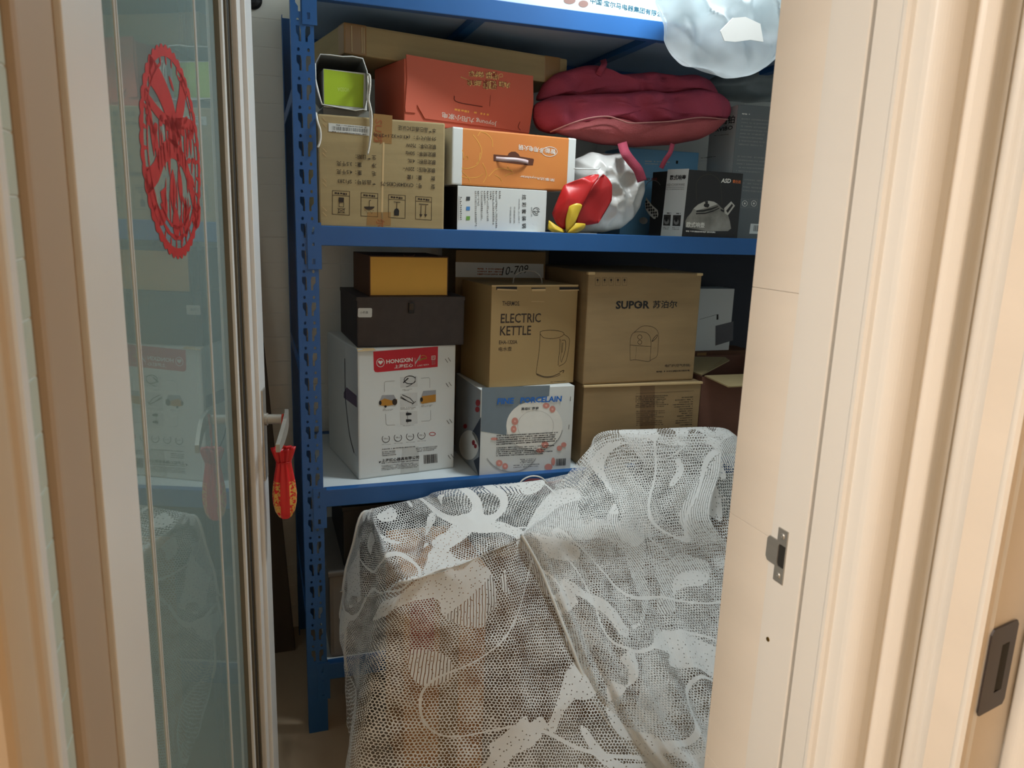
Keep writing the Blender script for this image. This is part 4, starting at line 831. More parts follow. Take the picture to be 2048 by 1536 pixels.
# --- open carton at the right end
oc = thing('open_carton', 'dark reddish open carton with raised flaps at the right end', 'carton', (1.325, 2.02, S3))
M_MAROON = mat('dark_red_board', (112, 76, 62), .8, var=.15, scale=(5, 5, 20))
H = .262
for nm, lo, hi in (('front_wall', (0, 0, 0), (.42, .005, H)), ('back_wall', (0, .355, 0), (.42, .36, H)), ('side_wall', (0, .005, 0), (.005, .355, H)), ('side_wall', (.415, .005, 0), (.42, .355, H)), ('bottom', (.005, .005, 0), (.415, .355, .005))): box(nm, lo, hi, M_MAROON, oc)
def flapm(nm, pts):
    q = [np.array(p)-np.array([1.325, 2.02, S3]) for p in pts]
    o = mesh(nm, q, [tuple(range(len(q)))], M_CARD, oc); md = o.modifiers.new('t', 'SOLIDIFY'); md.thickness = .004; return o
zt_ = S3+H+.001
flapm('front_flap', [(1.333, 2.02, zt_), (1.74, 2.02, zt_), ony(1600, 768, 1.925), ony(1457, 775, 1.915)])
flapm('side_flap', [(1.328, 2.03, zt_), (1.328, 2.37, zt_), tuple(ony(1450, 716, 2.28)), tuple(ony(1459, 722, 2.2))])
B.done if False else None
lu, lv = 1.53-1.325, .19
mesh('paper_label', [(.20, -.0006, .165), (.24, -.0006, .166), (.24, -.0006, .198), (.20, -.0006, .197)], [(0, 1, 2, 3)], M_WHITE, oc)
B = Carton('dark_carton', 'dark carton standing against the wall behind the open carton', 'carton', 1.36, 2.395, S3, 0, .42, .115, .275, M_BROWN, .003); B.quad('tape', M_TAPE, [(.18, .02), (.22, .02), (.22, .27), (.18, .27)], 1, uv=True); B.done()
B = Carton('dark_filler', 'dark navy board standing behind the cartons at the right of the middle shelf', 'board', .98, 2.512, S3, 0, 1.04, .005, .635, mat('dark_navy_filler', (40, 44, 54), .6, var=.15), .0008)  # added sheet, only there to darken the wall behind the cartons
box('filler_edge', (0, -.0006, .625), (1.04, .0056, .6354), flat('dark_navy_edge', (30, 33, 42), .6), B.o); B.done()
B = Carton('white_device_box', 'white box with a tab slot and grey corner behind the open carton', 'box', 1.50, 2.40, S3+.2755, 2, .185, .10, .232, M_WHITE, .0015)
z = Z(1380, 540, 4.658)
B.quad('grey_corner', flat('grey_corner_print', (92, 92, 96)), [z(237, 520), z(405, 478), z(400, 655), z(285, 690), z(235, 705)], 1); B.line('tab_cut', M_FINEGREY, [z(90, 460), z(250, 415)], .8, 1); B.quad('tab_slot', M_SLOT, [z(248, 415), z(264, 411), z(264, 462), z(246, 464)], 2); B.done()

# ================================================================== BOTTOM SHELF AND FLOOR
B = Carton('grey_bin', 'dull grey storage bin on the bottom shelf beside the blue post', 'bin', .156, 1.995, S4, 0, .26, .40, .255, mat('grey_bin_plastic', (128, 126, 122), .5, var=.06), .012)
box('lid', (-.003, -.006, .252), (.263, .406, .268), mat('grey_bin_lid', (112, 110, 106), .5), B.o, .004); B.done()
B = Carton('black_bin', 'black box stacked on the grey storage bin under the middle shelf', 'box', .20, 2.02, S4+.2685, 0, .20, .36, .17, M_BLACK, .004); box('lid', (-.003, -.003, .165), (.203, .363, .178), M_BLACK, B.o, .002); B.done()
bd = thing('leaning_board', 'dark board leaning against the tiled wall left of the rack', 'board', (-.1, 2.46, 0))
def slab(nm, quad, th, m, parent, base):
    q = [np.array(p)-np.array(base) for p in quad]; n = np.cross(q[1]-q[0], q[3]-q[0]); n = n/np.linalg.norm(n)*th
    return mesh(nm, list(q)+[p-n for p in q], [(0, 1, 2, 3), (7, 6, 5, 4), (0, 4, 5, 1), (1, 5, 6, 2), (2, 6, 7, 3), (3, 7, 4, 0)], m, parent)
M_BOARD = mat('dark_brown_board', (70, 58, 48), .6, var=.15, scale=(20, 4, 2))
slab('panel', [(-.27, 2.42, .001), (.072, 2.42, .001), (-.020, 2.535, 1.46), (-.29, 2.535, 1.46)], -.012, M_BOARD, bd, (-.1, 2.46, 0)); 
slab('edge_strip', [(.060, 2.418, .001), (.074, 2.418, .001), (-.018, 2.532, 1.46), (-.032, 2.532, 1.46)], .004, flat('board_edge', (46, 38, 32), .6), bd, (-.1, 2.46, 0))
hk = thing('wall_hook', 'black round wall hook high on the tiled wall', 'hook', (.011, 2.5598, 2.075))
def ringlathe(nm, prof, m, parent, n=24):
    vs = [(r*math.cos(i*math.tau/n), y, r*math.sin(i*math.tau/n)) for r, y in prof for i in range(n)]
    return mesh(nm, vs, [(j*n+i, (j+1)*n+i, (j+1)*n+(i+1) % n, j*n+(i+1) % n) for j in range(len(prof)-1) for i in range(n)]+[tuple(range(n)), tuple((len(prof)-1)*n+i for i in range(n))[::-1]], m, parent)
ringlathe('base_disc', [(.028, 0), (.028, -.006), (.022, -.012), (.012, -.016)], M_BLACK, hk); tube('peg', [(.012, -.012, 0), (.03, -.02, .004), (.034, -.02, .02)], .004, M_BLACK, hk)

# ================================================================== TOP SHELF
B = Carton('printed_appliance_carton', 'pale blue printed appliance carton on the top shelf', 'carton', .45, 1.966, S1, 0, 1.02, .36, .26, mat('pale_blue_print_board', (206, 228, 234), .5, scale=(3, 3, 3), rgb2=(176, 214, 226)), .003)
z = Z(1040, 0, 7.062)
B.text('lettering', flat('teal_ink', (28, 82, 104)), '中国·宝尔马电器集团有限公司', z(990, 46), z(2080, 262), 78/7.062, .02, 1)
for c, rx, ry in (((700, 10), 12, 7), ((895, 55), 10, 7)): B.disc('brown_print', flat('brown_print', (134, 104, 98)), z(*c), rx, ry, 1)
B.done()
def film():
    m = bpy.data.materials.new('white_plastic_film'); m.use_nodes = True; nt = m.node_tree; N = nt.nodes; L = nt.links
    b = N['Principled BSDF']; b.inputs['Base Color'].default_value = (.60, .63, .64, 1); b.inputs['Roughness'].default_value = .45
    tl = N.new('ShaderNodeBsdfTranslucent'); tl.inputs[0].default_value = (.70, .73, .75, 1); tr = N.new('ShaderNodeBsdfTransparent')
    tc = N.new('ShaderNodeTexCoord'); nz = N.new('ShaderNodeTexNoise'); nz.inputs['Scale'].default_value = 16; nz.inputs['Detail'].default_value = 4; L.new(tc.outputs['Object'], nz.inputs['Vector'])
    bp = N.new('ShaderNodeBump'); bp.inputs['Strength'].default_value = .35; bp.inputs['Distance'].default_value = .006; L.new(nz.outputs[0], bp.inputs['Height']); L.new(bp.outputs[0], b.inputs['Normal'])
    a = N.new('ShaderNodeMixShader'); a.inputs[0].default_value = .4; L.new(b.outputs[0], a.inputs[1]); L.new(tl.outputs[0], a.inputs[2])
    c = N.new('ShaderNodeMixShader'); c.inputs[0].default_value = .30; L.new(a.outputs[0], c.inputs[1]); L.new(tr.outputs[0], c.inputs[2]); L.new(c.outputs[0], N['Material Output'].inputs[0]); return m
M_FILM = film()
pbg = thing('plastic_carrier_bag', 'white translucent plastic carrier bag hanging over the top beam', 'bag', (0, 0, 0))
pillow('bag_film', [(1322, -60), (1312, 0), (1322, 22), (1333, 44), (1333, 66), (1330, 84), (1338, 98), (1350, 113), (1374, 130), (1400, 138), (1430, 150), (1450, 157), (1472, 156), (1500, 146), (1530, 128), (1548, 112), (1558, 92), (1562, 60), (1575, 0), (1572, -60), (1530, -110), (1450, -130), (1370, -110)], 1.862, .15, M_FILM, pbg, .052, 8, 21, ridge=True, diag=True, rings=26, n=200)
q = [np.array(ony(*p, 1.765)) for p in [(1440, 62), (1465, 36), (1490, 34), (1520, 48), (1526, 84), (1500, 80), (1470, 84), (1448, 82)]]
o = mesh('inner_card', q, [tuple(range(len(q)))], mat('white_paper', (244, 244, 242), .7, var=.02), pbg); md = o.modifiers.new('t', 'SOLIDIFY'); md.thickness = .002

# ================================================================== DOOR THINGS
# --- red paper-cut on the glass
def papercut():
    """one sheet: scalloped border ring, leaf blades, arches and pods (unit circle)"""
    V = []; FS = []
    def add(poly, layer=0):
        k = len(V); V.extend([(x, y, layer) for x, y in poly]); FS.append(tuple(range(k, k+len(poly))))
    def band(pts, w0, w1=None, n=18, wob=0.):
        P = spline(pts, n); w1 = w0 if w1 is None else w1
        L = []; R_ = []
        for i, q in enumerate(P):
            d = P[min(i+1, n-1)]-P[max(i-1, 0)]; d = d/(np.linalg.norm(d)+1e-9); t = i/(n-1); w = (w0*(1-t)+w1*t)*(1+wob*math.sin(i*2.1))/2
            L.append((q[0]-d[1]*w, q[1]+d[0]*w)); R_.append((q[0]+d[1]*w, q[1]-d[0]*w))
        for i in range(n-1): add([L[i], L[i+1], R_[i+1], R_[i]])
    def leaf(cx, cy, L, w, ang, k=8):
        c, s = math.cos(ang), math.sin(ang); up = []; dn = []
        for i in range(k):
            t = i/(k-1); x = t*L-L/2; y = w*math.sin(math.pi*t)**.75; up.append((cx+c*x-s*y, cy+s*x+c*y)); dn.append((cx+c*x+s*y, cy+s*x-c*y))
        add(up+dn[::-1][1:-1])
    n = 264
    for i in range(n):                                              # border
        a0, a1 = math.tau*i/n, math.tau*(i+1)/n; r0, r1 = (.975+.035*abs(math.sin(a*22)) for a in (a0, a1))
        add([(r0*math.cos(a0), r0*math.sin(a0)), (r1*math.cos(a1), r1*math.sin(a1)), (.90*math.cos(a1), .90*math.sin(a1)), (.90*math.cos(a0), .90*math.sin(a0))])
    rd = random.Random(5)
    band([(-.62, .70), (-.36, .62), (-.10, .46), (.02, .30), (.0, .10)], .26, .34)          # big wedge at the top left
    band([(.50, .80), (.40, .58), (.26, .40), (.16, .20)], .22, .20)
    band([(-.80, .46), (-.62, .40), (-.40, .34), (-.10, .30), (.2, .32), (.5, .36), (.82, .36)], .10, .12)
    for k in range(13): leaf(-.66+k*.108+rd.uniform(-.03, .03), .12+rd.uniform(-.10, .12), rd.uniform(.34, .56), rd.uniform(.022, .05), math.pi/2+rd.uniform(-.25, .25))
    for k in range(9): leaf(-.72+k*.18, .24+rd.uniform(-.05, .05), .16, .05, rd.uniform(0, 3))
    band([(-.92, -.30), (-.62, -.20), (-.36, -.02), (-.02, .06), (.34, -.04), (.58, -.30), (.72, -.56)], .20, .16)   # arch
    band([(-.80, -.30), (-.72, -.46), (-.56, -.60), (-.40, -.52), (-.44, -.34)], .13, .16)   # left pod
    band([(.86, -.46), (.80, -.62), (.66, -.64), (.62, -.50)], .14, .12)                     # right pod
    leaf(-.10, -.34, .42, .10, 1.45); leaf(.16, -.28, .40, .075, 1.7); leaf(-.06, -.66, .34, .12, 1.5); leaf(.30, -.62, .42, .10, 1.4); leaf(.12, -.72, .30, .06, 1.6)
    for k in range(7): leaf(-.36+k*.13, -.48+rd.uniform(-.1, .1), .36, .020, 1.45+rd.uniform(-.2, .2))
    for r, a0, a1, w in ((.80, 205, 335, .045), (.70, 222, 318, .035), (.84, 20, 70, .03), (.84, 110, 160, .03), (.80, 150, 205, .03), (.80, -25, 25, .03)):
        band([(r*math.cos(math.radians(a0+(a1-a0)*i/8)), r*math.sin(math.radians(a0+(a1-a0)*i/8))) for i in range(9)], w, w, 24, .3)
    for i in range(30):
        a = math.tau*i/30; leaf(.87*math.cos(a), .87*math.sin(a), .10, .020, a)
    for k in range(12): a = rd.uniform(0, math.tau); r = rd.uniform(.5, .8); leaf(r*math.cos(a), r*math.sin(a), .2, .03, rd.uniform(0, 3))
    return V, FS
PV, PF = papercut(); R0 = .142
lo_ = np.array(leafpt(.378, .0114, 1.526))
def ppos(x, y, k): q = lo_+np.array([LD[0], LD[1], 0])*x*R0+np.array([0, 0, 1])*y*R0; return tuple(q)
pc = mesh('paper_cut', [ppos(*v) for v in PV], PF, M_PAPERRED)
bm = bmesh.new(); bm.from_mesh(pc.data); want = Vector((-LN[0], -LN[1], 0))
for f in bm.faces:
    f.normal_update()
    if f.normal.dot(want) < 0: f.normal_flip()
bm.to_mesh(pc.data); bm.free()
tag(pc, 'round red paper-cut decoration stuck on the door glass', 'paper-cut')

# --- red brocade pouch on the lever
pos = leafpt(.795, -.060, .985)
pch = thing('brocade_pouch', 'small red satin pouch with gold brocade hanging from the door lever', 'pouch', pos)
def pouchmat():
    m = bpy.data.materials.new('red_gold_brocade'); m.use_nodes = True; nt = m.node_tree; N = nt.nodes; L = nt.links; b = N['Principled BSDF']; b.inputs['Roughness'].default_value = .4
    tc = N.new('ShaderNodeTexCoord'); sp = N.new('ShaderNodeSeparateXYZ'); L.new(tc.outputs['Object'], sp.inputs[0])
    nz = N.new('ShaderNodeTexNoise'); nz.inputs['Scale'].default_value = 190; nz.inputs['Detail'].default_value = 2; L.new(tc.outputs['Object'], nz.inputs['Vector'])
    g = N.new('ShaderNodeMath'); g.operation = 'GREATER_THAN'; g.inputs[1].default_value = .47; L.new(nz.outputs[0], g.inputs[0])
    ax = N.new('ShaderNodeMath'); ax.operation = 'ABSOLUTE'; L.new(sp.outputs['X'], ax.inputs[0])
    sd = N.new('ShaderNodeMath'); sd.operation = 'GREATER_THAN'; sd.inputs[1].default_value = .0095; L.new(ax.outputs[0], sd.inputs[0])
    lw = N.new('ShaderNodeMath'); lw.operation = 'LESS_THAN'; lw.inputs[1].default_value = -.088; L.new(sp.outputs['Z'], lw.inputs[0])
    m1 = N.new('ShaderNodeMath'); m1.operation = 'MULTIPLY'; L.new(g.outputs[0], m1.inputs[0]); L.new(sd.outputs[0], m1.inputs[1])
    m2 = N.new('ShaderNodeMath'); m2.operation = 'MULTIPLY'; L.new(m1.outputs[0], m2.inputs[0]); L.new(lw.outputs[0], m2.inputs[1])
    mx = N.new('ShaderNodeMix'); mx.data_type = 'RGBA'; mx.inputs[6].default_value = (*lin((200, 22, 28)), 1); mx.inputs[7].default_value = (*lin((206, 160, 74)), 1)
    L.new(m2.outputs[0], mx.inputs[0]); L.new(mx.outputs[2], b.inputs['Base Color']); return m
def lathe_pleat(nm, prof, m, parent, pleats, n=72):
    vs = []
    for r, zz, pa in prof:
        for i in range(n):
            a = math.tau*i/n; rr = r*(1+pa*math.sin(a*pleats)); vs.append((rr*math.cos(a), rr*math.sin(a)*.62, zz))
    k = len(prof)
    return mesh(nm, vs, [(j*n+i, (j+1)*n+i, (j+1)*n+(i+1) % n, j*n+(i+1) % n) for j in range(k-1) for i in range(n)]+[tuple((k-1)*n+i for i in range(n))], m, parent, True)
lathe_pleat('pouch_body', [(.0135, -.045, .16), (.0145, -.056, .16), (.0175, -.072, .13), (.0215, -.095, .10), (.0240, -.118, .07), (.0235, -.138, .05), (.0200, -.156, .04), (.0135, -.168, .03), (.0070, -.173, .0)], pouchmat(), pch, 9)
lathe_pleat('pouch_frill', [(.0135, -.046, .16), (.0165, -.036, .2), (.0205, -.020, .22), (.0215, -.014, .22), (.0180, -.018, .2), (.012, -.040, .1)], M_RED, pch, 9)
tube('tie_cord', [(0.0135*math.cos(a)*1.08, .0135*math.sin(a)*.7, -.046) for a in [math.tau*i/24 for i in range(25)]], .0016, M_RED, pch, 6)
tube('hanging_cord', [(0, 0, -.03), (0, .002, .0), (.001, .006, .03), (.002, .002, .058), (.0, -.008, .060), (-.001, -.006, .04), (0, -.002, .01)], .0016, mat('orange_red_cord', (214, 60, 36), .6), pch, 6)

# ================================================================== COVERED PILE AND LACE CLOTH
B = Carton('covered_carton', 'tan carton on the floor showing through the lace cloth at the left', 'carton', .305, 1.650, .001, 0, .21, .285, .610, mat('orange_tan_carton', (206, 150, 92), .8, scale=(5, 5, 5), rgb2=(160, 112, 70)), .006)
B.quad('tape', M_TAPE, [(.09, .02), (.14, .02), (.14, .6), (.09, .6)], 1, uv=True); B.quad('print_patch', flat('red_patch', (176, 84, 60)), [(.015, .40), (.075, .40), (.075, .55), (.015, .55)], 1, uv=True); B.done()
B = Carton('covered_carton', 'long low carton under the right side of the lace cloth', 'carton', .55, 1.805, .001, 0, .83, .13, .560, mat('dull_brown_carton', (160, 126, 90), .8, scale=(4, 4, 8), rgb2=(120, 92, 66)), .006)
B.quad('tape', M_TAPE, [(.40, .02), (.46, .02), (.46, .55), (.40, .55)], 1, uv=True); B.done()
B = Carton('covered_box', 'small box under the highest part of the lace cloth', 'box', 1.06, 1.885, .562, 0, .27, .05, .225, mat('dull_grey_box', (120, 112, 102), .8), .004)
B.quad('tape', M_TAPE, [(.11, .02), (.15, .02), (.15, .2), (.11, .2)], 1, uv=True); B.done()
rt_ = thing('red_bundle', 'dark red bundle peeping out above the lace cloth at the beam', 'bundle', (0, 0, 0))
pillow('fabric', [(1036, 975), (1045, 964), (1058, 957), (1078, 957), (1092, 964), (1110, 962), (1130, 957), (1128, 985), (1080, 990), (1036, 990)], 1.9505, .014, mat('dark_red_fabric', (150, 34, 44), .6, rgb2=(80, 22, 28)), rt_, .001, 20, 3)
tube('lace_scallop', [tuple(ony(px, py, 1.940)) for px, py in spline([(1036, 972), (1044, 961), (1056, 954), (1070, 952), (1084, 956), (1096, 968)], 30)], .0022, mat('lace_hem', (224, 222, 216)), rt_, 6)
def lace():
    m = bpy.data.materials.new('white_lace'); m.use_nodes = True; nt = m.node_tree; N = nt.nodes; L = nt.links
    N.remove(N['Principled BSDF'])
    def math_(op, a, b=None, v=None):
        n = N.new('ShaderNodeMath'); n.operation = op
        if hasattr(a, 'is_linked'): L.new(a, n.inputs[0])
        else: n.inputs[0].default_value = a
        if b is not None:
            if hasattr(b, 'is_linked'): L.new(b, n.inputs[1])
            else: n.inputs[1].default_value = b
        return n.outputs[0]
    uv = N.new('ShaderNodeUVMap'); uv.uv_map = 'UVMap'
    def voro(scale, rnd):
        v = N.new('ShaderNodeTexVoronoi'); v.voronoi_dimensions = '2D'; v.inputs['Scale'].default_value = scale; v.inputs['Randomness'].default_value = rnd; L.new(uv.outputs[0], v.inputs['Vector']); return v.outputs['Distance']
    def nois(scale, det=2, dist=0.):
        v = N.new('ShaderNodeTexNoise'); v.noise_dimensions = '2D'; v.inputs['Scale'].default_value = scale; v.inputs['Detail'].default_value = det; v.inputs['Distortion'].default_value = dist; L.new(uv.outputs[0], v.inputs['Vector']); return v.outputs[0]
    # open hexagonal net: round holes on a honeycomb lattice
    def hexd(scale):
        def vm(op, a, b=None):
            n = N.new('ShaderNodeVectorMath'); n.operation = op
            for i, q in enumerate((a, b)):
                if q is None: continue
                if hasattr(q, 'is_linked'): L.new(q, n.inputs[i])
                else: n.inputs[i].default_value = q
            return n.outputs['Value'] if op == 'LENGTH' else n.outputs[0]
        wob = N.new('ShaderNodeTexNoise'); wob.noise_dimensions = '2D'; wob.inputs['Scale'].default_value = 60; L.new(uv.outputs[0], wob.inputs['Vector'])
        base = vm('ADD', uv.outputs[0], vm('MULTIPLY', vm('SUBTRACT', wob.outputs['Color'], (.5, .5, .5)), (.006, .006, 0)))
        q = vm('MULTIPLY', base, (scale, scale/1.732, 0.))
        ds = []
        for off in (0., .5):
            f = vm('SUBTRACT', vm('FRACTION', vm('ADD', q, (off+100, off+100, 0))), (.5, .5, 0)); ds.append(vm('LENGTH', vm('MULTIPLY', f, (1, 1.732, 0))))
        return math_('MINIMUM', ds[0], ds[1])
    net = math_('LESS_THAN', hexd(132), math_('ADD', .20, math_('MULTIPLY', nois(18, 3), .34)))
    # woven leaf and flower motifs: closed cloth, pricked with a few pin holes
    motif = math_('GREATER_THAN', nois(4.4, 1, 1.1), .55)
    pins = math_('LESS_THAN', voro(70, 1.0), .10)
    stripe = N.new('ShaderNodeTexWave'); stripe.inputs['Scale'].default_value = 42; stripe.inputs['Distortion'].default_value = 1.0; stripe.inputs['Detail'].default_value = 0; L.new(uv.outputs[0], stripe.inputs['Vector'])
    lad = math_('MULTIPLY', math_('GREATER_THAN', stripe.outputs['Fac'], .86), math_('GREATER_THAN', nois(3.1, 0), .56))
    closed = math_('MAXIMUM', pins, lad)
    hole = math_('ADD', math_('MULTIPLY', net, math_('SUBTRACT', 1.0, motif)), math_('MULTIPLY', closed, motif))
    # ribs: solid bars between motifs
    rib = math_('LESS_THAN', math_('ABSOLUTE', math_('SUBTRACT', nois(2.6, 0, .6), .5)), .010)
    hole = math_('MULTIPLY', hole, math_('SUBTRACT', 1.0, rib)); hole = math_('MINIMUM', hole, 1.0)
    df = N.new('ShaderNodeBsdfDiffuse'); df.inputs[0].default_value = (.78, .78, .76, 1)
    th = N.new('ShaderNodeTexNoise'); th.inputs['Scale'].default_value = 700; L.new(uv.outputs[0], th.inputs['Vector'])
    bp = N.new('ShaderNodeBump'); bp.inputs['Strength'].default_value = .5; bp.inputs['Distance'].default_value = .001; L.new(th.outputs[0], bp.inputs['Height']); L.new(bp.outputs[0], df.inputs['Normal'])
    tl = N.new('ShaderNodeBsdfTranslucent'); tl.inputs[0].default_value = (.8, .79, .76, 1)
    a = N.new('ShaderNodeMixShader'); a.inputs[0].default_value = .08; L.new(df.outputs[0], a.inputs[1]); L.new(tl.outputs[0], a.inputs[2])
    tr = N.new('ShaderNodeBsdfTransparent'); mx = N.new('ShaderNodeMixShader')
    op = math_('ADD', math_('MULTIPLY', hole, .96), .02)
    L.new(op, mx.inputs[0]); L.new(a.outputs[0], mx.inputs[1]); L.new(tr.outputs[0], mx.inputs[2]); L.new(mx.outputs[0], N['Material Output'].inputs[0])
    return m
M_LACE = lace()
M_HEM = mat('lace_hem', (224, 222, 216), .8, var=.08, scale=(40, 40, 40))
cl = thing('lace_tablecloth', 'large white lace tablecloth draped over a pile in front of the rack', 'tablecloth', (0, 0, 0))
def drape(name, cols, nr, nc, amp, seed, uo=0., fold=.010):
    C0 = [[np.array(p) for p in spline([tuple(ony(px, py, y)) for px, py, y in c], nr)] for c in cols]
    G = []
    for r in range(nr): G.append(spline([tuple(c[r]) for c in C0], nc))
    G = np.array(G)
    du = np.gradient(G, axis=1); dv = np.gradient(G, axis=0); nm = np.cross(du, dv); nm /= np.linalg.norm(nm, axis=2, keepdims=True)+1e-9
    sgn = np.sign((nm*(CAM-G)).sum(2)).mean(); nm *= 1 if sgn > 0 else -1
    for r in range(nr):
        v = r/(nr-1)
        for c in range(nc):
            p = G[r, c]; u = c/(nc-1)
            f = noise.noise(Vector((u*13+seed+.8*v, v*1.2, seed)))*fold*min(1, max(0, (v-.25)*2.4)) + (1-2*abs(noise.noise(Vector((p[0]*9+seed, p[1]*9, p[2]*9)))))*amp - amp*.5
            G[r, c] = p+nm[r, c]*f*min(1, v*6); G[r, c, 2] = max(G[r, c, 2], .006)
    vs = G.reshape(-1, 3); fs = [(r*nc+c, r*nc+c+1, (r+1)*nc+c+1, (r+1)*nc+c) for r in range(nr-1) for c in range(nc-1)]
    o = mesh(name, vs, fs, M_LACE, cl, True)
    U = np.zeros((nr, nc)); V = np.zeros((nr, nc))
    U[:, 1:] = np.cumsum(np.linalg.norm(np.diff(G, axis=1), axis=2).mean(0))[None, :]; V[1:, :] = np.cumsum(np.linalg.norm(np.diff(G, axis=0), axis=2).mean(1))[:, None]
    uvl = o.data.uv_layers.new(name='UVMap')
    for lp in o.data.loops:
        k = lp.vertex_index; uvl.data[lp.index].uv = (U.flat[k]+uo, V.flat[k]+uo*.7)
    return o, G
main = [
 [(745, 1022, 1.950), (722, 1030, 1.945), (702, 1100, 1.935), (684, 1180, 1.925), (674, 1232, 1.92), (690, 1262, 1.90), (690, 1310, 1.89), (700, 1345, 1.88)],
 [(752, 1019, 1.950), (734, 1024, 1.935), (722, 1090, 1.87), (706, 1190, 1.82), (694, 1270, 1.79), (702, 1345, 1.76), (712, 1395, 1.73), (703, 1500, 1.70)],
 [(760, 1016, 1.950), (742, 1024, 1.925), (758, 1095, 1.72), (752, 1190, 1.68), (735, 1290, 1.65), (722, 1385, 1.62), (708, 1470, 1.60), (690, 1590, 1.58)],
 [(770, 1012, 1.950), (752, 1022, 1.92), (778, 1100, 1.69), (806, 1163, 1.585), (768, 1270, 1.565), (742, 1370, 1.55), (722, 1470, 1.54), (706, 1600, 1.53)],
 [(812, 1002, 1.950), (812, 1012, 1.92), (836, 1085, 1.72), (868, 1145, 1.595), (852, 1270, 1.57), (836, 1380, 1.555), (822, 1480, 1.545), (808, 1610, 1.53)],
 [(852, 994, 1.950), (856, 998, 1.92), (890, 1055, 1.75), (940, 1120, 1.615), (938, 1260, 1.585), (932, 1380, 1.565), (926, 1480, 1.55), (916, 1610, 1.535)],
 [(872, 984, 1.945), (880, 988, 1.90), (938, 1035, 1.78), (1002, 1092, 1.66), (1012, 1250, 1.61), (1016, 1380, 1.58), (1016, 1480, 1.565), (1012, 1610, 1.55)],
 [(950, 973, 1.945), (960, 978, 1.90), (1002, 1022, 1.80), (1046, 1076, 1.70), (1074, 1240, 1.635), (1086, 1380, 1.60), (1092, 1480, 1.58), (1096, 1610, 1.56)],
 [(1062, 962, 1.945), (1066, 968, 1.91), (1085, 1006, 1.83), (1110, 1080, 1.72), (1138, 1240, 1.655), (1160, 1380, 1.615), (1172, 1480, 1.59), (1184, 1610, 1.57)],
 [(1112, 953, 1.945), (1118, 960, 1.91), (1150, 1000, 1.84), (1185, 1080, 1.74), (1222, 1240, 1.67), (1252, 1380, 1.625), (1268, 1480, 1.60), (1290, 1610, 1.58)],
 [(1150, 940, 1.945), (1158, 948, 1.92), (1206, 990, 1.85), (1250, 1080, 1.76), (1300, 1240, 1.68), (1338, 1380, 1.63), (1356, 1480, 1.605), (1380, 1610, 1.58)],
 [(1178, 896, 1.945), (1192, 905, 1.925), (1240, 965, 1.87), (1300, 1070, 1.78), (1362, 1240, 1.69), (1404, 1380, 1.64), (1424, 1480, 1.61), (1450, 1610, 1.585)],
 [(1204, 864, 1.945), (1222, 872, 1.92), (1272, 935, 1.87), (1350, 1060, 1.79), (1420, 1240, 1.70), (1466, 1380, 1.645), (1488, 1480, 1.615), (1516, 1610, 1.59)],
 [(1300, 858, 1.945), (1312, 870, 1.91), (1350, 920, 1.86), (1420, 1050, 1.79), (1496, 1240, 1.70), (1540, 1380, 1.65), (1560, 1480, 1.62), (1586, 1610, 1.59)],
 [(1440, 855, 1.945), (1448, 868, 1.91), (1472, 915, 1.86), (1530, 1050, 1.79), (1590, 1240, 1.70), (1640, 1380, 1.65), (1660, 1480, 1.62), (1690, 1610, 1.59)],
 [(1478, 880, 1.945), (1500, 895, 1.92), (1545, 940, 1.89), (1620, 1070, 1.82), (1690, 1250, 1.74), (1730, 1390, 1.69), (1750, 1490, 1.66), (1780, 1620, 1.62)],
]
def pull(cols, k0):
    out = []
    for j, c in enumerate(cols):
        f = min(1, max(.12, (j-k0)/5)); out.append([(px, py, y-f*max(0, py-1160)/450*.26) for px, py, y in c])
    return out
def edge(c):
    lp = lambda a, b, t: tuple(a[i]*(1-t)+b[i]*t for i in range(3))
    return c[:3]+[lp(c[2], c[3], .86), c[3], lp(c[3], c[4], .12)]+c[4:]
main = [edge(c) for c in pull(main, 3)]
mo, MG = drape('lace_panel', main, 120, 260, .006, 3.3, 0., .022)
tube('hem', [tuple(p) for p in MG[:, 0][::3]], .0035, M_HEM, cl, 6)
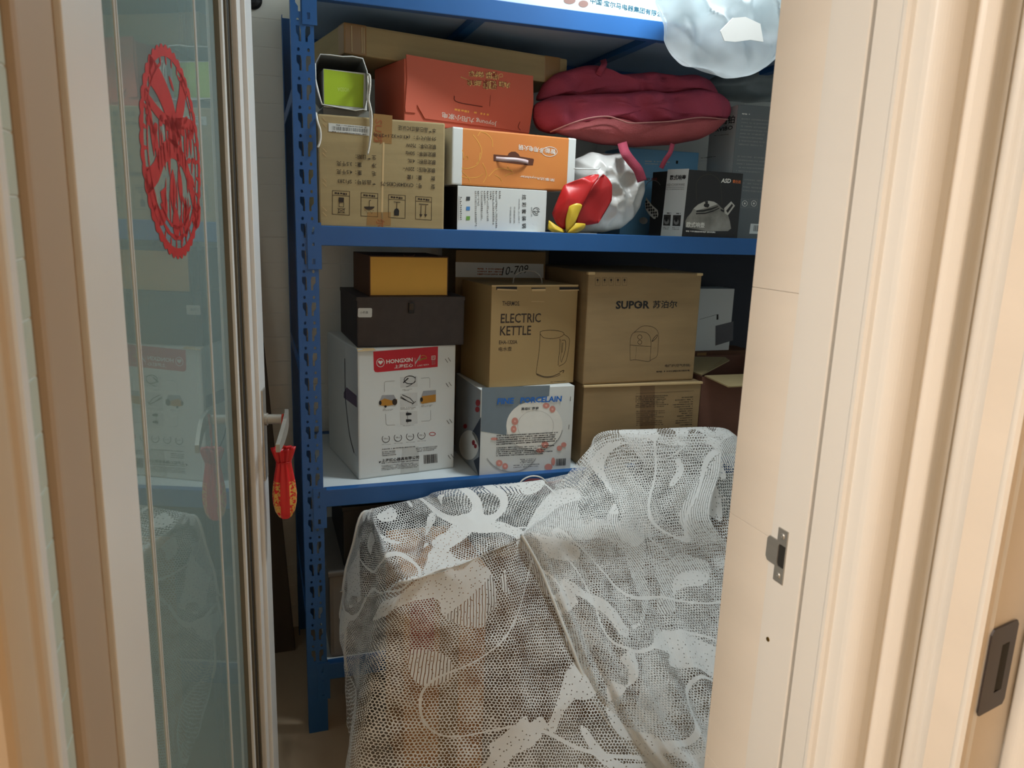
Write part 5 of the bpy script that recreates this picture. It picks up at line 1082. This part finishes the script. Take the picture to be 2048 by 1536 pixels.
flap = [
 [(1046, 1074, 1.690), (1082, 1142, 1.675), (1112, 1215, 1.660), (1142, 1290, 1.64), (1175, 1375, 1.62), (1212, 1440, 1.605), (1262, 1500, 1.59), (1330, 1580, 1.575)],
 [(1075, 1068, 1.690), (1115, 1140, 1.675), (1150, 1220, 1.655), (1185, 1300, 1.635), (1220, 1375, 1.615), (1255, 1440, 1.60), (1305, 1505, 1.585), (1370, 1585, 1.57)],
 [(1120, 1062, 1.705), (1165, 1135, 1.69), (1210, 1220, 1.66), (1250, 1305, 1.635), (1290, 1380, 1.61), (1330, 1445, 1.595), (1375, 1510, 1.58), (1430, 1590, 1.565)],
 [(1200, 1055, 1.730), (1250, 1130, 1.705), (1300, 1220, 1.675), (1345, 1310, 1.64), (1385, 1385, 1.615), (1420, 1450, 1.595), (1460, 1515, 1.58), (1510, 1595, 1.565)],
 [(1300, 1045, 1.750), (1360, 1125, 1.715), (1410, 1220, 1.68), (1455, 1310, 1.645), (1490, 1385, 1.615), (1525, 1450, 1.595), (1560, 1520, 1.58), (1600, 1600, 1.565)],
 [(1420, 1035, 1.755), (1480, 1120, 1.72), (1530, 1220, 1.68), (1570, 1310, 1.645), (1605, 1390, 1.615), (1635, 1455, 1.595), (1665, 1525, 1.58), (1700, 1605, 1.565)],
]
flap = [[(px, py, y-(.7+.3*min(1, j/2))*max(0, py-1160)/450*.27-.012-.022*min(1, max(0, py-1090)/200)) for px, py, y in c] for j, c in enumerate(flap)]
top = [(1044, 1070, 1.700), (1078, 1012, 1.81), (1122, 964, 1.90), (1204, 878, 1.912), (1308, 869, 1.902), (1446, 867, 1.902)]
mid = [(1045, 1072, 1.690), (1076, 1040, 1.755), (1122, 1008, 1.82), (1212, 962, 1.86), (1318, 952, 1.835), (1440, 942, 1.826)]
flap = [[top[j], mid[j]]+c for j, c in enumerate(flap)]
fo, FG = drape('overlapping_fold', flap, 90, 150, .005, 8.1, 1.7, .026)
tube('hem', [tuple(p) for p in FG[:, 0][::2]], .0045, M_HEM, cl, 6)
